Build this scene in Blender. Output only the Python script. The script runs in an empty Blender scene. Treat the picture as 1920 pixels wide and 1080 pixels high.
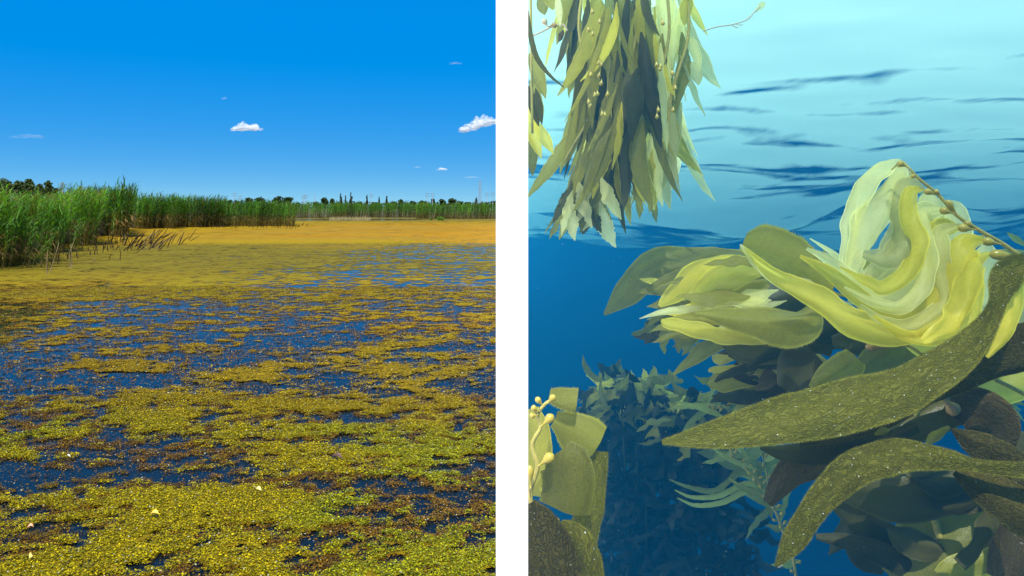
import bpy, math, random
import numpy as np
from mathutils import Vector
R = math.radians
random.seed(7); rng = np.random.default_rng(11)
scene = bpy.context.scene
col = scene.collection

# ------------------------------------------------------------------ camera, sky, sun, exposure
CAM_H = 1.8
F = 1920 * 28 / 36.0          # focal length in photo pixels
HOR = 388.0                   # horizon row in the photo
cam_d = bpy.data.cameras.new('camera'); cam = bpy.data.objects.new('camera', cam_d); col.objects.link(cam)
cam.location = (0, 0, CAM_H); cam.rotation_euler = (R(90), 0, 0)
cam_d.lens = 28; cam_d.sensor_width = 36; cam_d.shift_y = -(540 - HOR) / 1920
cam_d.clip_start = 0.05; cam_d.clip_end = 20000
scene.camera = cam

SUN_EL = 58
world = bpy.data.worlds.new('World'); scene.world = world; world.use_nodes = True
wn = world.node_tree; wn.nodes.clear()
sky = wn.nodes.new('ShaderNodeTexSky'); sky.sky_type = 'NISHITA'; sky.sun_disc = False
sky.sun_elevation = R(SUN_EL); sky.sun_rotation = R(180)
sky.air_density = 0.36; sky.dust_density = 0.0; sky.ozone_density = 2.5; sky.altitude = 0
# the photo's strongly saturated, evenly bright blue: same sky, tone compressed and saturation raised all over
sep = wn.nodes.new('ShaderNodeSeparateColor'); sep.mode = 'HSV'; cmb = wn.nodes.new('ShaderNodeCombineColor'); cmb.mode = 'HSV'
pw = wn.nodes.new('ShaderNodeMath'); pw.operation = 'POWER'; pw.inputs[1].default_value = 0.06
mlv = wn.nodes.new('ShaderNodeMath'); mlv.operation = 'MULTIPLY'; mlv.inputs[1].default_value = 4.1
mls = wn.nodes.new('ShaderNodeMath'); mls.operation = 'MULTIPLY_ADD'; mls.inputs[1].default_value = 1.02; mls.inputs[2].default_value = 0.275; mls.use_clamp = True
bgn = wn.nodes.new('ShaderNodeBackground'); bgn.inputs['Strength'].default_value = 0.1
won = wn.nodes.new('ShaderNodeOutputWorld')
wn.links.new(sky.outputs[0], sep.inputs[0]); hsh = wn.nodes.new('ShaderNodeMath'); hsh.operation = 'SUBTRACT'; hsh.inputs[1].default_value = 0.006
wn.links.new(sep.outputs[0], hsh.inputs[0]); wn.links.new(hsh.outputs[0], cmb.inputs[0]); wn.links.new(sep.outputs[1], mls.inputs[0]); wn.links.new(mls.outputs[0], cmb.inputs[1])
wn.links.new(sep.outputs[2], pw.inputs[0]); wn.links.new(pw.outputs[0], mlv.inputs[0]); wn.links.new(mlv.outputs[0], cmb.inputs[2]); wn.links.new(cmb.outputs[0], bgn.inputs['Color']); wn.links.new(bgn.outputs[0], won.inputs['Surface'])
sun_d = bpy.data.lights.new('sun', 'SUN'); sun_d.energy = 5.0; sun_d.angle = R(0.5); sun_d.color = (1, 0.95, 0.87)
sun = bpy.data.objects.new('sun', sun_d); col.objects.link(sun); sun.rotation_euler = (R(90 - SUN_EL), 0, 0)

vs = scene.view_settings
vs.view_transform = 'Standard'; vs.look = 'None'; vs.gamma = 1; vs.use_curve_mapping = False
vs.exposure = 0.9
scene.render.engine = 'CYCLES'
cy = scene.cycles
cy.use_denoising = True
cy.max_bounces = 6; cy.diffuse_bounces = 3; cy.glossy_bounces = 3; cy.transmission_bounces = 4
cy.volume_bounces = 2; cy.transparent_max_bounces = 24
cy.caustics_reflective = False; cy.caustics_refractive = False
cy.sample_clamp_indirect = 4.0
cy.volume_step_rate = 1.0

# ------------------------------------------------------------------ helpers
def at(px, py, d):
    """photo pixel at distance d along the view -> world point"""
    return np.array([(px - 960) / F * d, d, CAM_H - (py - HOR) / F * d])

def on_pond(px, py, z=0.0):
    d = (CAM_H - z) * F / (py - HOR)
    return np.array([(px - 960) / F * d, d, z])

def tag(o, label=None, cat=None, group=None, kind=None):
    if label: o['label'] = label
    if cat: o['category'] = cat
    if group: o['group'] = group
    if kind: o['kind'] = kind
    return o

def thing(name, loc, label, cat, group=None):
    o = bpy.data.objects.new(name, None); col.objects.link(o)
    o.location = loc; o.empty_display_size = 0.1
    return tag(o, label, cat, group)

def link(name, me, parent=None):
    o = bpy.data.objects.new(name, me); col.objects.link(o)
    if parent is not None: o.parent = parent
    return o

def big_mesh(name, verts, faces, mat, colors=None, attrs=None, smooth=False, uv=None):
    """fast mesh from arrays; faces is (n,3) or (n,4)"""
    verts = np.asarray(verts, dtype=np.float32); faces = np.asarray(faces, dtype=np.int32)
    k = faces.shape[1]; n = len(faces)
    me = bpy.data.meshes.new(name)
    me.vertices.add(len(verts)); me.vertices.foreach_set('co', verts.ravel())
    me.loops.add(n * k); me.loops.foreach_set('vertex_index', faces.ravel())
    me.polygons.add(n)
    me.polygons.foreach_set('loop_start', np.arange(0, n * k, k, dtype=np.int32))
    if smooth: me.polygons.foreach_set('use_smooth', np.ones(n, dtype=bool))
    me.update(calc_edges=True)
    if uv is not None:
        l = me.uv_layers.new(name='UVMap'); l.data.foreach_set('uv', np.asarray(uv, dtype=np.float32)[faces.ravel()].ravel())
    if colors is not None:
        a = me.attributes.new('tint', 'FLOAT_COLOR', 'POINT')
        c = np.ones((len(verts), 4), dtype=np.float32); c[:, :3] = colors
        a.data.foreach_set('color', c.ravel())
    for nm, arr in (attrs or {}).items():
        a = me.attributes.new(nm, 'FLOAT', 'POINT'); a.data.foreach_set('value', np.asarray(arr, dtype=np.float32))
    if mat is not None: me.materials.append(mat)
    return me

def box_arrays(x0, x1, y0, y1, z0, z1):
    v = [(x, y, z) for z in (z0, z1) for y in (y0, y1) for x in (x0, x1)]
    f = [(0, 2, 3, 1), (4, 5, 7, 6), (0, 1, 5, 4), (2, 6, 7, 3), (0, 4, 6, 2), (1, 3, 7, 5)]
    return v, f

def box_mesh(name, x0, x1, y0, y1, z0, z1, mat):
    v, f = box_arrays(x0, x1, y0, y1, z0, z1)
    return big_mesh(name, v, f, mat)

# value noise
def _hash(ix, iy, seed):
    h = (ix.astype(np.int64) * 374761393 + iy.astype(np.int64) * 668265263 + seed * 1442695041) & 0xffffffff
    h = ((h ^ (h >> 13)) * 1274126177) & 0xffffffff
    return ((h ^ (h >> 16)) & 0xffffff) / float(0xffffff)

def vnoise(x, y, seed):
    ix = np.floor(x).astype(np.int64); iy = np.floor(y).astype(np.int64)
    fx = x - ix; fy = y - iy
    fx = fx * fx * fx * (fx * (fx * 6 - 15) + 10); fy = fy * fy * fy * (fy * (fy * 6 - 15) + 10)
    a = _hash(ix, iy, seed); b = _hash(ix + 1, iy, seed); c = _hash(ix, iy + 1, seed); d = _hash(ix + 1, iy + 1, seed)
    return (a * (1 - fx) + b * fx) * (1 - fy) + (c * (1 - fx) + d * fx) * fy

def fbm(x, y, seed, octs=5, gain=0.55):
    s = np.zeros_like(x); w = 1.0; t = 0
    ca, sa = math.cos(0.6), math.sin(0.6)
    for o in range(octs):
        s += w * vnoise(x, y, seed + o * 17); t += w; w *= gain
        x, y = (x * ca - y * sa) * 2.03 + 5.2, (x * sa + y * ca) * 2.03 + 1.3
    return s / t

def sstep(a, b, x):
    t = np.clip((x - a) / (b - a), 0, 1); return t * t * (3 - 2 * t)

# node helpers
def new_mat(name):
    m = bpy.data.materials.new(name); m.use_nodes = True
    nt = m.node_tree; nt.nodes.clear()
    out = nt.nodes.new('ShaderNodeOutputMaterial')
    return m, nt, out

def nd(nt, typ, **kw):
    n = nt.nodes.new(typ)
    for k, v in kw.items():
        if k.startswith('i_'): n.inputs[k[2:].replace('_', ' ')].default_value = v
        else: setattr(n, k, v)
    return n

def ramp(nt, stops, interp='LINEAR'):
    n = nt.nodes.new('ShaderNodeValToRGB'); cr = n.color_ramp; cr.interpolation = interp
    while len(cr.elements) < len(stops): cr.elements.new(0.5)
    for e, (p, c) in zip(cr.elements, stops):
        e.position = p; e.color = (c[0], c[1], c[2], 1) if hasattr(c, '__len__') else (c, c, c, 1)
    return n

def math_n(nt, op, a, b=None, clamp=False):
    n = nt.nodes.new('ShaderNodeMath'); n.operation = op; n.use_clamp = clamp
    for i, v in enumerate((a, b)):
        if v is None: continue
        if isinstance(v, (int, float)): n.inputs[i].default_value = v
        else: nt.links.new(v, n.inputs[i])
    return n.outputs[0]

def leafy_mat(name, trans=0.35, rough=0.5, spec=0.3, tmul=(1.3, 1.5, 0.8)):
    """diffuse + translucent foliage coloured by the point attribute 'tint'"""
    m, nt, out = new_mat(name)
    at_ = nd(nt, 'ShaderNodeAttribute', attribute_name='tint')
    p = nd(nt, 'ShaderNodeBsdfPrincipled', i_Roughness=rough); p.inputs['Specular IOR Level'].default_value = spec
    t = nd(nt, 'ShaderNodeBsdfTranslucent')
    mx = nd(nt, 'ShaderNodeMixRGB', blend_type='MULTIPLY', i_Fac=1.0); mx.inputs[2].default_value = (*tmul, 1)
    nt.links.new(at_.outputs['Color'], p.inputs['Base Color'])
    nt.links.new(at_.outputs['Color'], mx.inputs[1]); nt.links.new(mx.outputs[0], t.inputs['Color'])
    ms = nd(nt, 'ShaderNodeMixShader'); ms.inputs[0].default_value = trans
    nt.links.new(p.outputs[0], ms.inputs[1]); nt.links.new(t.outputs[0], ms.inputs[2]); nt.links.new(ms.outputs[0], out.inputs[0])
    return m

def simple_mat(name, color, rough=0.7, spec=0.3, noise=0.0, nscale=20, bump=0.0):
    m, nt, out = new_mat(name)
    p = nd(nt, 'ShaderNodeBsdfPrincipled', i_Roughness=rough); p.inputs['Specular IOR Level'].default_value = spec
    p.inputs['Base Color'].default_value = (*color, 1)
    if noise or bump:
        tc = nd(nt, 'ShaderNodeTexCoord'); n = nd(nt, 'ShaderNodeTexNoise', i_Scale=nscale, i_Detail=5.0)
        nt.links.new(tc.outputs['Object'], n.inputs['Vector'])
        lo = [c * (1 - noise) for c in color]; hi = [min(1, c * (1 + noise)) for c in color]
        r = ramp(nt, [(0.3, lo), (0.7, hi)]); nt.links.new(n.outputs[0], r.inputs[0]); nt.links.new(r.outputs[0], p.inputs['Base Color'])
        if bump:
            b = nd(nt, 'ShaderNodeBump', i_Strength=bump, i_Distance=0.01); nt.links.new(n.outputs[0], b.inputs['Height']); nt.links.new(b.outputs[0], p.inputs['Normal'])
    nt.links.new(p.outputs[0], out.inputs[0])
    return m

# ------------------------------------------------------------------ white wall added for the blank gap between the two views
WX = 0.0402     # half thickness
WALL_Y0, WALL_Y1, WALL_TOP = 2.0, 140.0, 4.0
m_white = simple_mat('white_paint', (0.88, 0.88, 0.88), rough=0.75, spec=0.2)
w_ = link('added_gap_wall', box_mesh('added_gap_wall', -WX, WX, WALL_Y0, WALL_Y1, -9.5, WALL_TOP, m_white))
tag(w_, 'tall thin plain white wall added for the blank gap between the algae pond and the blue kelp water', 'wall')

# ------------------------------------------------------------------ pond side: ground and water
m_mud, nt, out = new_mat('mud')
tc = nd(nt, 'ShaderNodeTexCoord'); n1 = nd(nt, 'ShaderNodeTexNoise', i_Scale=0.4, i_Detail=8.0)
nt.links.new(tc.outputs['Object'], n1.inputs['Vector'])
r_ = ramp(nt, [(0.3, (0.035, 0.03, 0.015)), (0.6, (0.06, 0.065, 0.02)), (0.8, (0.09, 0.08, 0.03))])
p_ = nd(nt, 'ShaderNodeBsdfPrincipled', i_Roughness=0.9)
nt.links.new(n1.outputs[0], r_.inputs[0]); nt.links.new(r_.outputs[0], p_.inputs['Base Color']); nt.links.new(p_.outputs[0], out.inputs[0])

def sheet(name, x0, x1, y0, y1, z, mat):
    return link(name, big_mesh(name, [(x0, y0, z), (x1, y0, z), (x1, y1, z), (x0, y1, z)], [(0, 1, 2, 3)], mat))
gv = [(-6000, -60, -.35), (-.06, -60, -.35), (-.06, 118, -.35), (-6000, 118, -.35),
      (-.06, 140, .06), (-6000, 140, .06), (-.06, 9000, .06), (-6000, 9000, .06)]
gf = [(0, 1, 2, 3), (3, 2, 4, 5), (5, 4, 6, 7)]
gv += [(.0, 72, .06), (6000, 72, .06), (6000, 9000, .06), (.0, 9000, .06)]; gf += [(8, 9, 10, 11)]
tag(link('ground', big_mesh('ground', gv, gf, m_mud)), kind='structure')

m_pond, nt, out = new_mat('pond_water')
p_ = nd(nt, 'ShaderNodeBsdfPrincipled', i_Roughness=0.03, i_IOR=1.19)
p_.inputs['Base Color'].default_value = (0.003, 0.006, 0.008, 1)
tc = nd(nt, 'ShaderNodeTexCoord'); n1 = nd(nt, 'ShaderNodeTexNoise', i_Scale=1.6, i_Detail=4.0)
mp = nd(nt, 'ShaderNodeMapping'); mp.inputs['Scale'].default_value = (0.6, 1.6, 1)
nt.links.new(tc.outputs['Object'], mp.inputs[0]); nt.links.new(mp.outputs[0], n1.inputs['Vector'])
b_ = nd(nt, 'ShaderNodeBump', i_Strength=0.07, i_Distance=0.02); nt.links.new(n1.outputs[0], b_.inputs['Height'])
nt.links.new(b_.outputs[0], p_.inputs['Normal']); nt.links.new(p_.outputs[0], out.inputs[0])
tag(sheet('pond_water', -400, -.06, -20, 139, 0, m_pond), kind='structure')

# ------------------------------------------------------------------ algae on the pond
CD = [2.0, 4.9, 5.6, 6.5, 7.5, 9.0, 10.2, 11.5, 14.5, 16.5, 20, 27, 36, 39, 41, 64, 78, 92, 104, 109, 116, 121, 130]
CC = [.78, .82, .76, .68, .58, .50, .42, .36, .36, .52, .60, .62, .62, .70, .95, .97, .93, .90, .80, .35, .25, .75, .9]
def raw_noise(x, y, far):
    a, b, c, d = fbm(x / 1.5, y / 1.0, 51, 3), fbm(x / .62, y / .40, 3, 3, .6), fbm(x / .20, y / .13, 9, 3, .65), fbm(x / .085, y / .06, 19, 2, .6)
    return .27 * a + .26 * b + .27 * c + .20 * d if not far else .13 * a + .19 * b + .40 * c + .28 * d
_q = (rng.uniform(-30, 0, 60000), rng.uniform(3, 60, 60000))
NQ = [np.quantile(raw_noise(*_q, k), np.linspace(0, 1, 101)) for k in (0, 1)]
def cover(x, y):
    c = np.interp(y, CD, CC)
    # the water strip lies left, mud and algae run on at the right of the far end
    side = sstep(-16, -9, x) * sstep(100, 106, y); c = c * (1 - side) + 0.92 * side
    left = sstep(-3.5, -9, x) * sstep(12.5, 18, y) * (1 - sstep(40, 50, y)); c = c + left * 0.3
    yb = 5.42 - 0.42 * sstep(-2.1, -0.2, x) + 0.05 * np.sin(x * 2.3)
    band = np.exp(-((y - yb) / 0.17) ** 2) * (0.75 + 0.25 * np.sin(x * 1.7 + 1)); c = c - 0.62 * band
    w = sstep(7.5, 15, y); u = np.linspace(0, 1, 101)
    return c - (np.interp(raw_noise(x, y, 0), NQ[0], u) * (1 - w) + np.interp(raw_noise(x, y, 1), NQ[1], u) * w)

def algae_rgb(x, y, s, seed=91, under=False):
    """albedo by place: yellow green near, ochre and rust in the middle, orange far; edges browner"""
    e = np.clip(s / 0.45, 0, 1)[:, None]
    n = fbm(x / 0.5, y / 0.4, seed, 4)[:, None]; n2 = fbm(x / 2.5, y / 2.0, seed + 5, 3)[:, None]
    yel = np.array([.38, .31, .002]); lime = np.array([.29, .30, .003]); och = np.array([.25, .135, .003]); br = np.array([.085, .045, .005]); org = np.array([.52, .275, .006]); olive = np.array([.155, .13, .022])
    rich = yel * (1 - sstep(.42, .62, n2)) + lime * sstep(.42, .62, n2)
    mid = sstep(5.8, 8.5, y)[:, None]
    rich = rich * (1 - mid * .55) + (och * 1.25) * mid * .55
    low = och * (1 - n) + br * n * 1.3
    k = sstep(.12, .75, e + (n - .5) * 1.1)
    c = low * (1 - k) + rich * k
    if under:
        w = (.88 * (1 - sstep(8, 13, y)))[:, None]; c = c * (1 - w) + (br * .85 + yel * .30) * (.7 + .6 * n) * w
    far = (sstep(15, 24, y) * (1 - sstep(36, 41, y)))[:, None]
    c = c * (1 - far * .85) + (olive * (.35 + .9 * n) * (1 - k * .45) + yel * k * .26) * far * .85
    o = (sstep(36, 45, y + 9 * (vnoise(x / 7, y / 5, 66) - .5)) * (1 - sstep(72, 100, y)) * (.35 + .65 * sstep(-24, -12, x)))[:, None]
    st = fbm(x / 9.0, y / 1.6, 205, 4)[:, None]
    c = c * (1 - o) + (org * (.55 + .5 * n) * (.6 + .4 * sstep(.36, .56, st)) * .92 + olive * .7 * (1 - sstep(.34, .50, st))) * o
    v = sstep(90, 112, y)[:, None]
    c = c * (1 - v) + olive * v * (.9 + .4 * n)
    return c * .66

def algae_patch(x0, x1, y0, y1, dx, dy):
    xs = np.arange(x0, x1 + 1e-6, dx); ys = np.arange(y0, y1 + 1e-6, dy)
    X, Y = np.meshgrid(xs, ys); x = X.ravel(); y = Y.ravel()
    s = cover(x, y)
    z = 0.004 + np.clip(s, 0, .35) * (1 - .5 * sstep(9, 20, y)) * .026 * (0.4 + 1.2 * vnoise(x / .09, y / .07, 5))
    nx, ny = len(xs), len(ys)
    i = (np.arange(ny - 1)[:, None] * nx + np.arange(nx - 1)[None, :]).ravel()
    f = np.stack([i, i + 1, i + nx + 1, i + nx], 1)
    s = s - .30 * (1 - sstep(6.5, 13, y)); keep = s[f].max(1) > -0.3
    f = f[keep]
    used = np.unique(f); remap = np.full(len(x), -1, dtype=np.int64); remap[used] = np.arange(len(used))
    return np.stack([x, y, z], 1)[used], remap[f], s[used], algae_rgb(x, y, s, under=True)[used]

m_alg, nt, out = new_mat('algae_mat')
a1 = nd(nt, 'ShaderNodeAttribute', attribute_name='tint'); a2 = nd(nt, 'ShaderNodeAttribute', attribute_name='cover')
tc = nd(nt, 'ShaderNodeTexCoord')
nf = nd(nt, 'ShaderNodeTexNoise', i_Scale=26.0, i_Detail=5.0, i_Roughness=0.75); nt.links.new(tc.outputs['Object'], nf.inputs['Vector'])
ng = nd(nt, 'ShaderNodeTexNoise', i_Scale=5.0, i_Detail=6.0, i_Roughness=0.7); nt.links.new(tc.outputs['Object'], ng.inputs['Vector'])
h_ = math_n(nt, 'ADD', a2.outputs['Fac'], math_n(nt, 'MULTIPLY', math_n(nt, 'SUBTRACT', nf.outputs[0], 0.5), 1.1))
h_ = math_n(nt, 'ADD', h_, math_n(nt, 'MULTIPLY', math_n(nt, 'SUBTRACT', ng.outputs[0], 0.5), 1.0))
alpha = ramp(nt, [(0.49, 0.0), (0.60, 1.0)]); nt.links.new(math_n(nt, 'ADD', h_, 0.5), alpha.inputs[0])
br_ = ramp(nt, [(0.3, 0.45), (0.5, 1.0), (0.72, 1.35)]); nt.links.new(nf.outputs[0], br_.inputs[0])
mx = nd(nt, 'ShaderNodeMixRGB', blend_type='MULTIPLY', i_Fac=1.0); nt.links.new(a1.outputs['Color'], mx.inputs[1]); nt.links.new(br_.outputs[0], mx.inputs[2])
p_ = nd(nt, 'ShaderNodeBsdfPrincipled', i_Roughness=0.8); p_.inputs['Specular IOR Level'].default_value = 0.05
nt.links.new(mx.outputs[0], p_.inputs['Base Color'])
b_ = nd(nt, 'ShaderNodeBump', i_Strength=0.8, i_Distance=0.02); nt.links.new(nf.outputs[0], b_.inputs['Height']); nt.links.new(b_.outputs[0], p_.inputs['Normal'])
tr = nd(nt, 'ShaderNodeBsdfTransparent'); ms = nd(nt, 'ShaderNodeMixShader')
nt.links.new(alpha.outputs[0], ms.inputs[0]); nt.links.new(tr.outputs[0], ms.inputs[1]); nt.links.new(p_.outputs[0], ms.inputs[2]); nt.links.new(ms.outputs[0], out.inputs[0])

for (x0, x1, y0, y1, dx, dy) in ((-8, -.075, 2.2, 14, .03, .03), (-26, -.075, 14.0, 46, .085, .075), (-95, -.075, 46.0, 138, .5, .4)):
    v, f, s, c = algae_patch(x0, x1, y0, y1, dx, dy)
    o = link('algae_mat', big_mesh('algae_mat', v, f, m_alg, colors=c, attrs={'cover': s}, smooth=True)); tag(o, kind='stuff')

# small floating leaflets, thick near the camera
m_weed = leafy_mat('weed_leaf', trans=0.2, rough=0.45, spec=0.12, tmul=(1.1, 1.2, .8))
def leaflets(n, y0, y1, size, lo=-.40):
    u = rng.random(n); y = np.sqrt(y0 * y0 + u * (y1 * y1 - y0 * y0)); x = -(.08 + rng.random(n) * (0.74 * y))
    s = cover(x, y)
    fine = fbm(x / .11, y / .09, 401, 3)
    p = sstep(lo, .30, s + (fine - .5) * 2.3) * .95 + 0.05
    k = rng.random(n) < p
    x, y, s = x[k], y[k], s[k]; n = len(x)
    c = algae_rgb(x, y, s + .06) * (0.58 + 1.15 * rng.random((n, 1)) ** 1.5)
    j = rng.random(n)
    c[j < .30] = c[j < .30] * np.array([.30, .36, .8]); c[(j > .30) & (j < .5)] *= .6; c[j > .90] = c[j > .90] * 1.35
    pale = j > .988; c[pale] = np.array([.30, .30, .20])
    z = 0.006 + np.clip(s, 0, .35) * .05 * rng.random(n) + .008 * rng.random(n)
    sz = size * (.6 + .8 * rng.random(n)); a = rng.random(n) * 6.283
    tx = (rng.random(n) - .5) * 1.0; ty = (rng.random(n) - .5) * 1.0
    P = np.stack([x, y, z], 1)
    U = np.stack([np.cos(a), np.sin(a), tx], 1) * sz[:, None]; V = np.stack([-np.sin(a), np.cos(a), ty], 1) * (sz * .75)[:, None]
    verts = np.stack([P - U, P - V * .9, P + U, P + V * .9], 1).reshape(-1, 3)
    verts[:, 2] = np.maximum(verts[:, 2], 0.003)
    f = np.arange(n * 4).reshape(-1, 4)
    return verts, f, np.repeat(c, 4, 0)
va, fa, ca_ = leaflets(560000, 3.3, 7.6, .0056)
vb, fb, cb_ = leaflets(330000, 7.6, 18, .0088, -.62)
o = link('floating_weed', big_mesh('floating_weed', np.vstack([va, vb]), np.vstack([fa, fb + len(va)]), m_weed, colors=np.vstack([ca_, cb_]))); tag(o, kind='stuff')

# ------------------------------------------------------------------ reeds
m_reed = leafy_mat('reed_leaf', trans=0.4, rough=0.45, spec=0.35, tmul=(1.2, 1.45, .6))
G1 = np.array([.034, .110, .009]); G2 = np.array([.085, .165, .009]); G3 = np.array([.022, .07, .009]); TAN = np.array([.20, .125, .04]); BRN = np.array([.085, .06, .025])

def ribbon(p0, d0, length, width, bend, nseg, c0, c1, V, Fc, Cc):
    """a bent tapering leaf"""
    p = np.array(p0, float); d = np.array(d0, float); d /= np.linalg.norm(d)
    side = np.cross(d, [0, 0, 1.0]); ns = np.linalg.norm(side); side = side / ns if ns > 1e-4 else np.array([1.0, 0, 0])
    b = len(V)
    for i in range(nseg + 1):
        t = i / nseg; w = width * .5 * (1 - t) ** .7 if i else width * .4
        if i == nseg: w = width * .03
        V.append(p - side * w); V.append(p + side * w)
        cc = c0 * (1 - t) + c1 * t; Cc.append(cc); Cc.append(cc)
        d = d + np.array(bend) / nseg; d /= np.linalg.norm(d); p = p + d * length / nseg
    for i in range(nseg): Fc.append((b + 2 * i, b + 2 * i + 1, b + 2 * i + 3, b + 2 * i + 2))

def make_reed(h, nleaf, seed, wide=1.0, seg=3, split=False):
    r = random.Random(seed)
    V, Fc, Cc = [], [], []
    lean = np.array([r.uniform(-.02, .2), r.uniform(-.12, .12), 1.0])
    top = lean / np.linalg.norm(lean) * h
    g = G1 * (1 - r.random()) + G2 * r.random() + G3 * .3
    w = .009 * wide
    for (ux, uy) in ((1, 0), (0, 1)):
        b = len(V)
        for i in range(4):
            t = i / 3; ww = w * (1 - .6 * t); c = top * t + np.array([.06 * t * t, 0, 0]) * h
            V.append(c - np.array([ux, uy, 0]) * ww); V.append(c + np.array([ux, uy, 0]) * ww)
            cc = TAN * .7 * max(0, 1 - 1.8 * t) + g * min(1, 1.8 * t); Cc += [cc, cc]
        for i in range(3): Fc.append((b + 2 * i, b + 2 * i + 1, b + 2 * i + 3, b + 2 * i + 2))
    nst = len(V)
    stem = (np.array(V), np.array(Fc), np.array(Cc))
    leaves = []
    for k in range(nleaf):
        t = .22 + .76 * (k + r.random() * .6) / nleaf
        a = r.uniform(-1.5, 1.5) if r.random() < .78 else r.uniform(1.6, 4.6)
        up = r.uniform(.55, 1.5)
        d = (math.cos(a), math.sin(a), up); L = r.uniform(.3, .52) * (1.15 - .35 * abs(t - .6)) * (h / 2.4) ** .4
        dead = (t < .48 and r.random() < .8)
        cc = (TAN * r.uniform(.5, 1.1) if dead else g * r.uniform(.65, 1.35))
        if dead: d = (d[0], d[1], d[2] * .4)
        lv, lf, lc = [], [], []
        bend = (r.uniform(.2, .8), r.uniform(-.2, .2), r.uniform(-.9, .0) - (.7 if dead else 0))
        ribbon(top * t + np.array([.06 * t * t * h, 0, 0]), d, L, .036 * wide, bend, seg, cc, cc * 1.2, lv, lf, lc)
        leaves.append((np.array(lv), np.array(lf), np.array(lc)))
    if r.random() < .3:
        lv, lf, lc = [], [], []
        for q in range(3): ribbon(top + np.array([.06 * h, 0, 0]), (.4 + .2 * q, r.uniform(-.2, .2), 1), .2, .03, (.6, 0, -.4), 2, np.array([.16, .12, .06]), np.array([.2, .15, .08]), lv, lf, lc)
        leaves.append((np.array(lv), np.array(lf), np.array(lc)))
    if split: return stem, leaves
    return cat_geo([stem] + leaves)

def cat_geo(parts):
    vs_, fs_, cs_ = [], [], []; b = 0
    for v, f, c in parts:
        vs_.append(v); fs_.append(f + b); cs_.append(c); b += len(v)
    return np.vstack(vs_), np.vstack(fs_), np.vstack(cs_)

def scatter_reeds(variants, xs, ys, zs, hs_, tint):
    parts = []
    for i in range(len(xs)):
        v, f, c = variants[i % len(variants)]
        a = random.gauss(0, .5); ca, sa = math.cos(a), math.sin(a)
        vv = np.stack([v[:, 0] * ca - v[:, 1] * sa, v[:, 0] * sa + v[:, 1] * ca, v[:, 2]], 1) * hs_[i] + np.array([xs[i], ys[i], zs])
        parts.append((vv, f, c * tint[i] if random.random() > .09 else c * .25 + TAN * .75 * random.uniform(.5, 1.1)))
    return cat_geo(parts)

var_near = [make_reed(2.4, 13, 100 + i) for i in range(10)]
var_mid = [make_reed(2.4, 12, 200 + i, wide=1.35) for i in range(10)]
var_far = [make_reed(2.4, 9, 300 + i, wide=2.2, seg=2) for i in range(8)]

# zones: photo columns, distance of the front edge, depth of the bed, number, height
zones = [(-190, -20, 22.0, 16, 560, 2.2, var_near), (-40, 58, 24.2, 12, 620, 2.22, var_near), (40, 120, 30.5, 14, 620, 2.3, var_near), (95, 180, 37, 14, 600, 2.5, var_near),
         (125, 240, 47, 16, 820, 3.05, var_mid), (228, 330, 65, 16, 700, 2.75, var_mid), (320, 420, 69, 16, 700, 2.7, var_mid), (400, 552, 73, 12, 900, 2.35, var_mid),
         (380, 640, 128, 12, 900, 2.45, var_far), (620, 800, 134, 12, 900, 2.5, var_far), (780, 957, 118, 14, 900, 2.35, var_far)]
for (p0, p1, d0, dep, n, hh, var) in zones:
    ys = d0 + dep * np.array([random.random() ** 1.6 for _ in range(n)])
    px = np.array([random.uniform(p0, p1) for _ in range(n)])
    # ragged edges: push the front back by a slow wobble
    ys = ys + (vnoise(px / 17.0, px * 0 + d0, 7) - .3) * dep * .25
    xs = (px - 960) / F * ys; xs = np.minimum(xs, -.3)
    lump = vnoise(xs / 1.3, ys / 1.3, 21)
    h_arr = hh / 2.4 * (0.84 + .22 * lump + np.array([random.gauss(0, .065) for _ in range(n)]))
    tint = (.35 + 1.25 * vnoise(xs / 1.1, ys / 1.1, 33)) * np.array([random.uniform(.75, 1.25) for _ in range(n)])
    v, f, c = scatter_reeds(var, xs, ys, -.05, h_arr, tint)
    o = link('reed_bed', big_mesh('reed_bed', v, f, m_reed, colors=c)); tag(o, kind='stuff')

# reeds that stand out singly along the near edge of the bed
split_reeds = []
for i in range(6):
    st, lv = make_reed(1.0 * (1.5 + .12 * i), 7, 900 + i, split=True)
    split_reeds.append((big_mesh('stem', st[0], st[1], m_reed, colors=st[2]), [big_mesh('leaf', l[0], l[1], m_reed, colors=l[2]) for l in lv]))
edge_px = []
for i in range(74):
    px = random.choice([random.uniform(0, 62), random.uniform(60, 150), random.uniform(60, 240)])
    py = float(np.interp(px, [0, 55, 62, 100, 150, 180, 240], [503, 500, 506, 488, 472, 462, 443])) + random.uniform(-5, 5)
    edge_px.append((px, py))
edge_px += [(88, 515), (132, 503), (224, 486)]
for i, (px, py) in enumerate(edge_px):
    p = on_pond(px, py, 0); sm, lms = split_reeds[i % 6]
    sc_ = random.uniform(.55, 1.1) if i < 70 else random.uniform(.4, .6)
    t = thing('reed', (p[0], p[1], -.03), 'green reed with brown foot standing in algae water before the left reed bed', 'reed', 'reeds along the near edge of the bed')
    t.rotation_euler = (0, 0, random.uniform(-.8, .8)); t.scale = (sc_,) * 3
    link('stem', sm, t)
    for lm in lms: link('leaf', lm, t)

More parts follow.
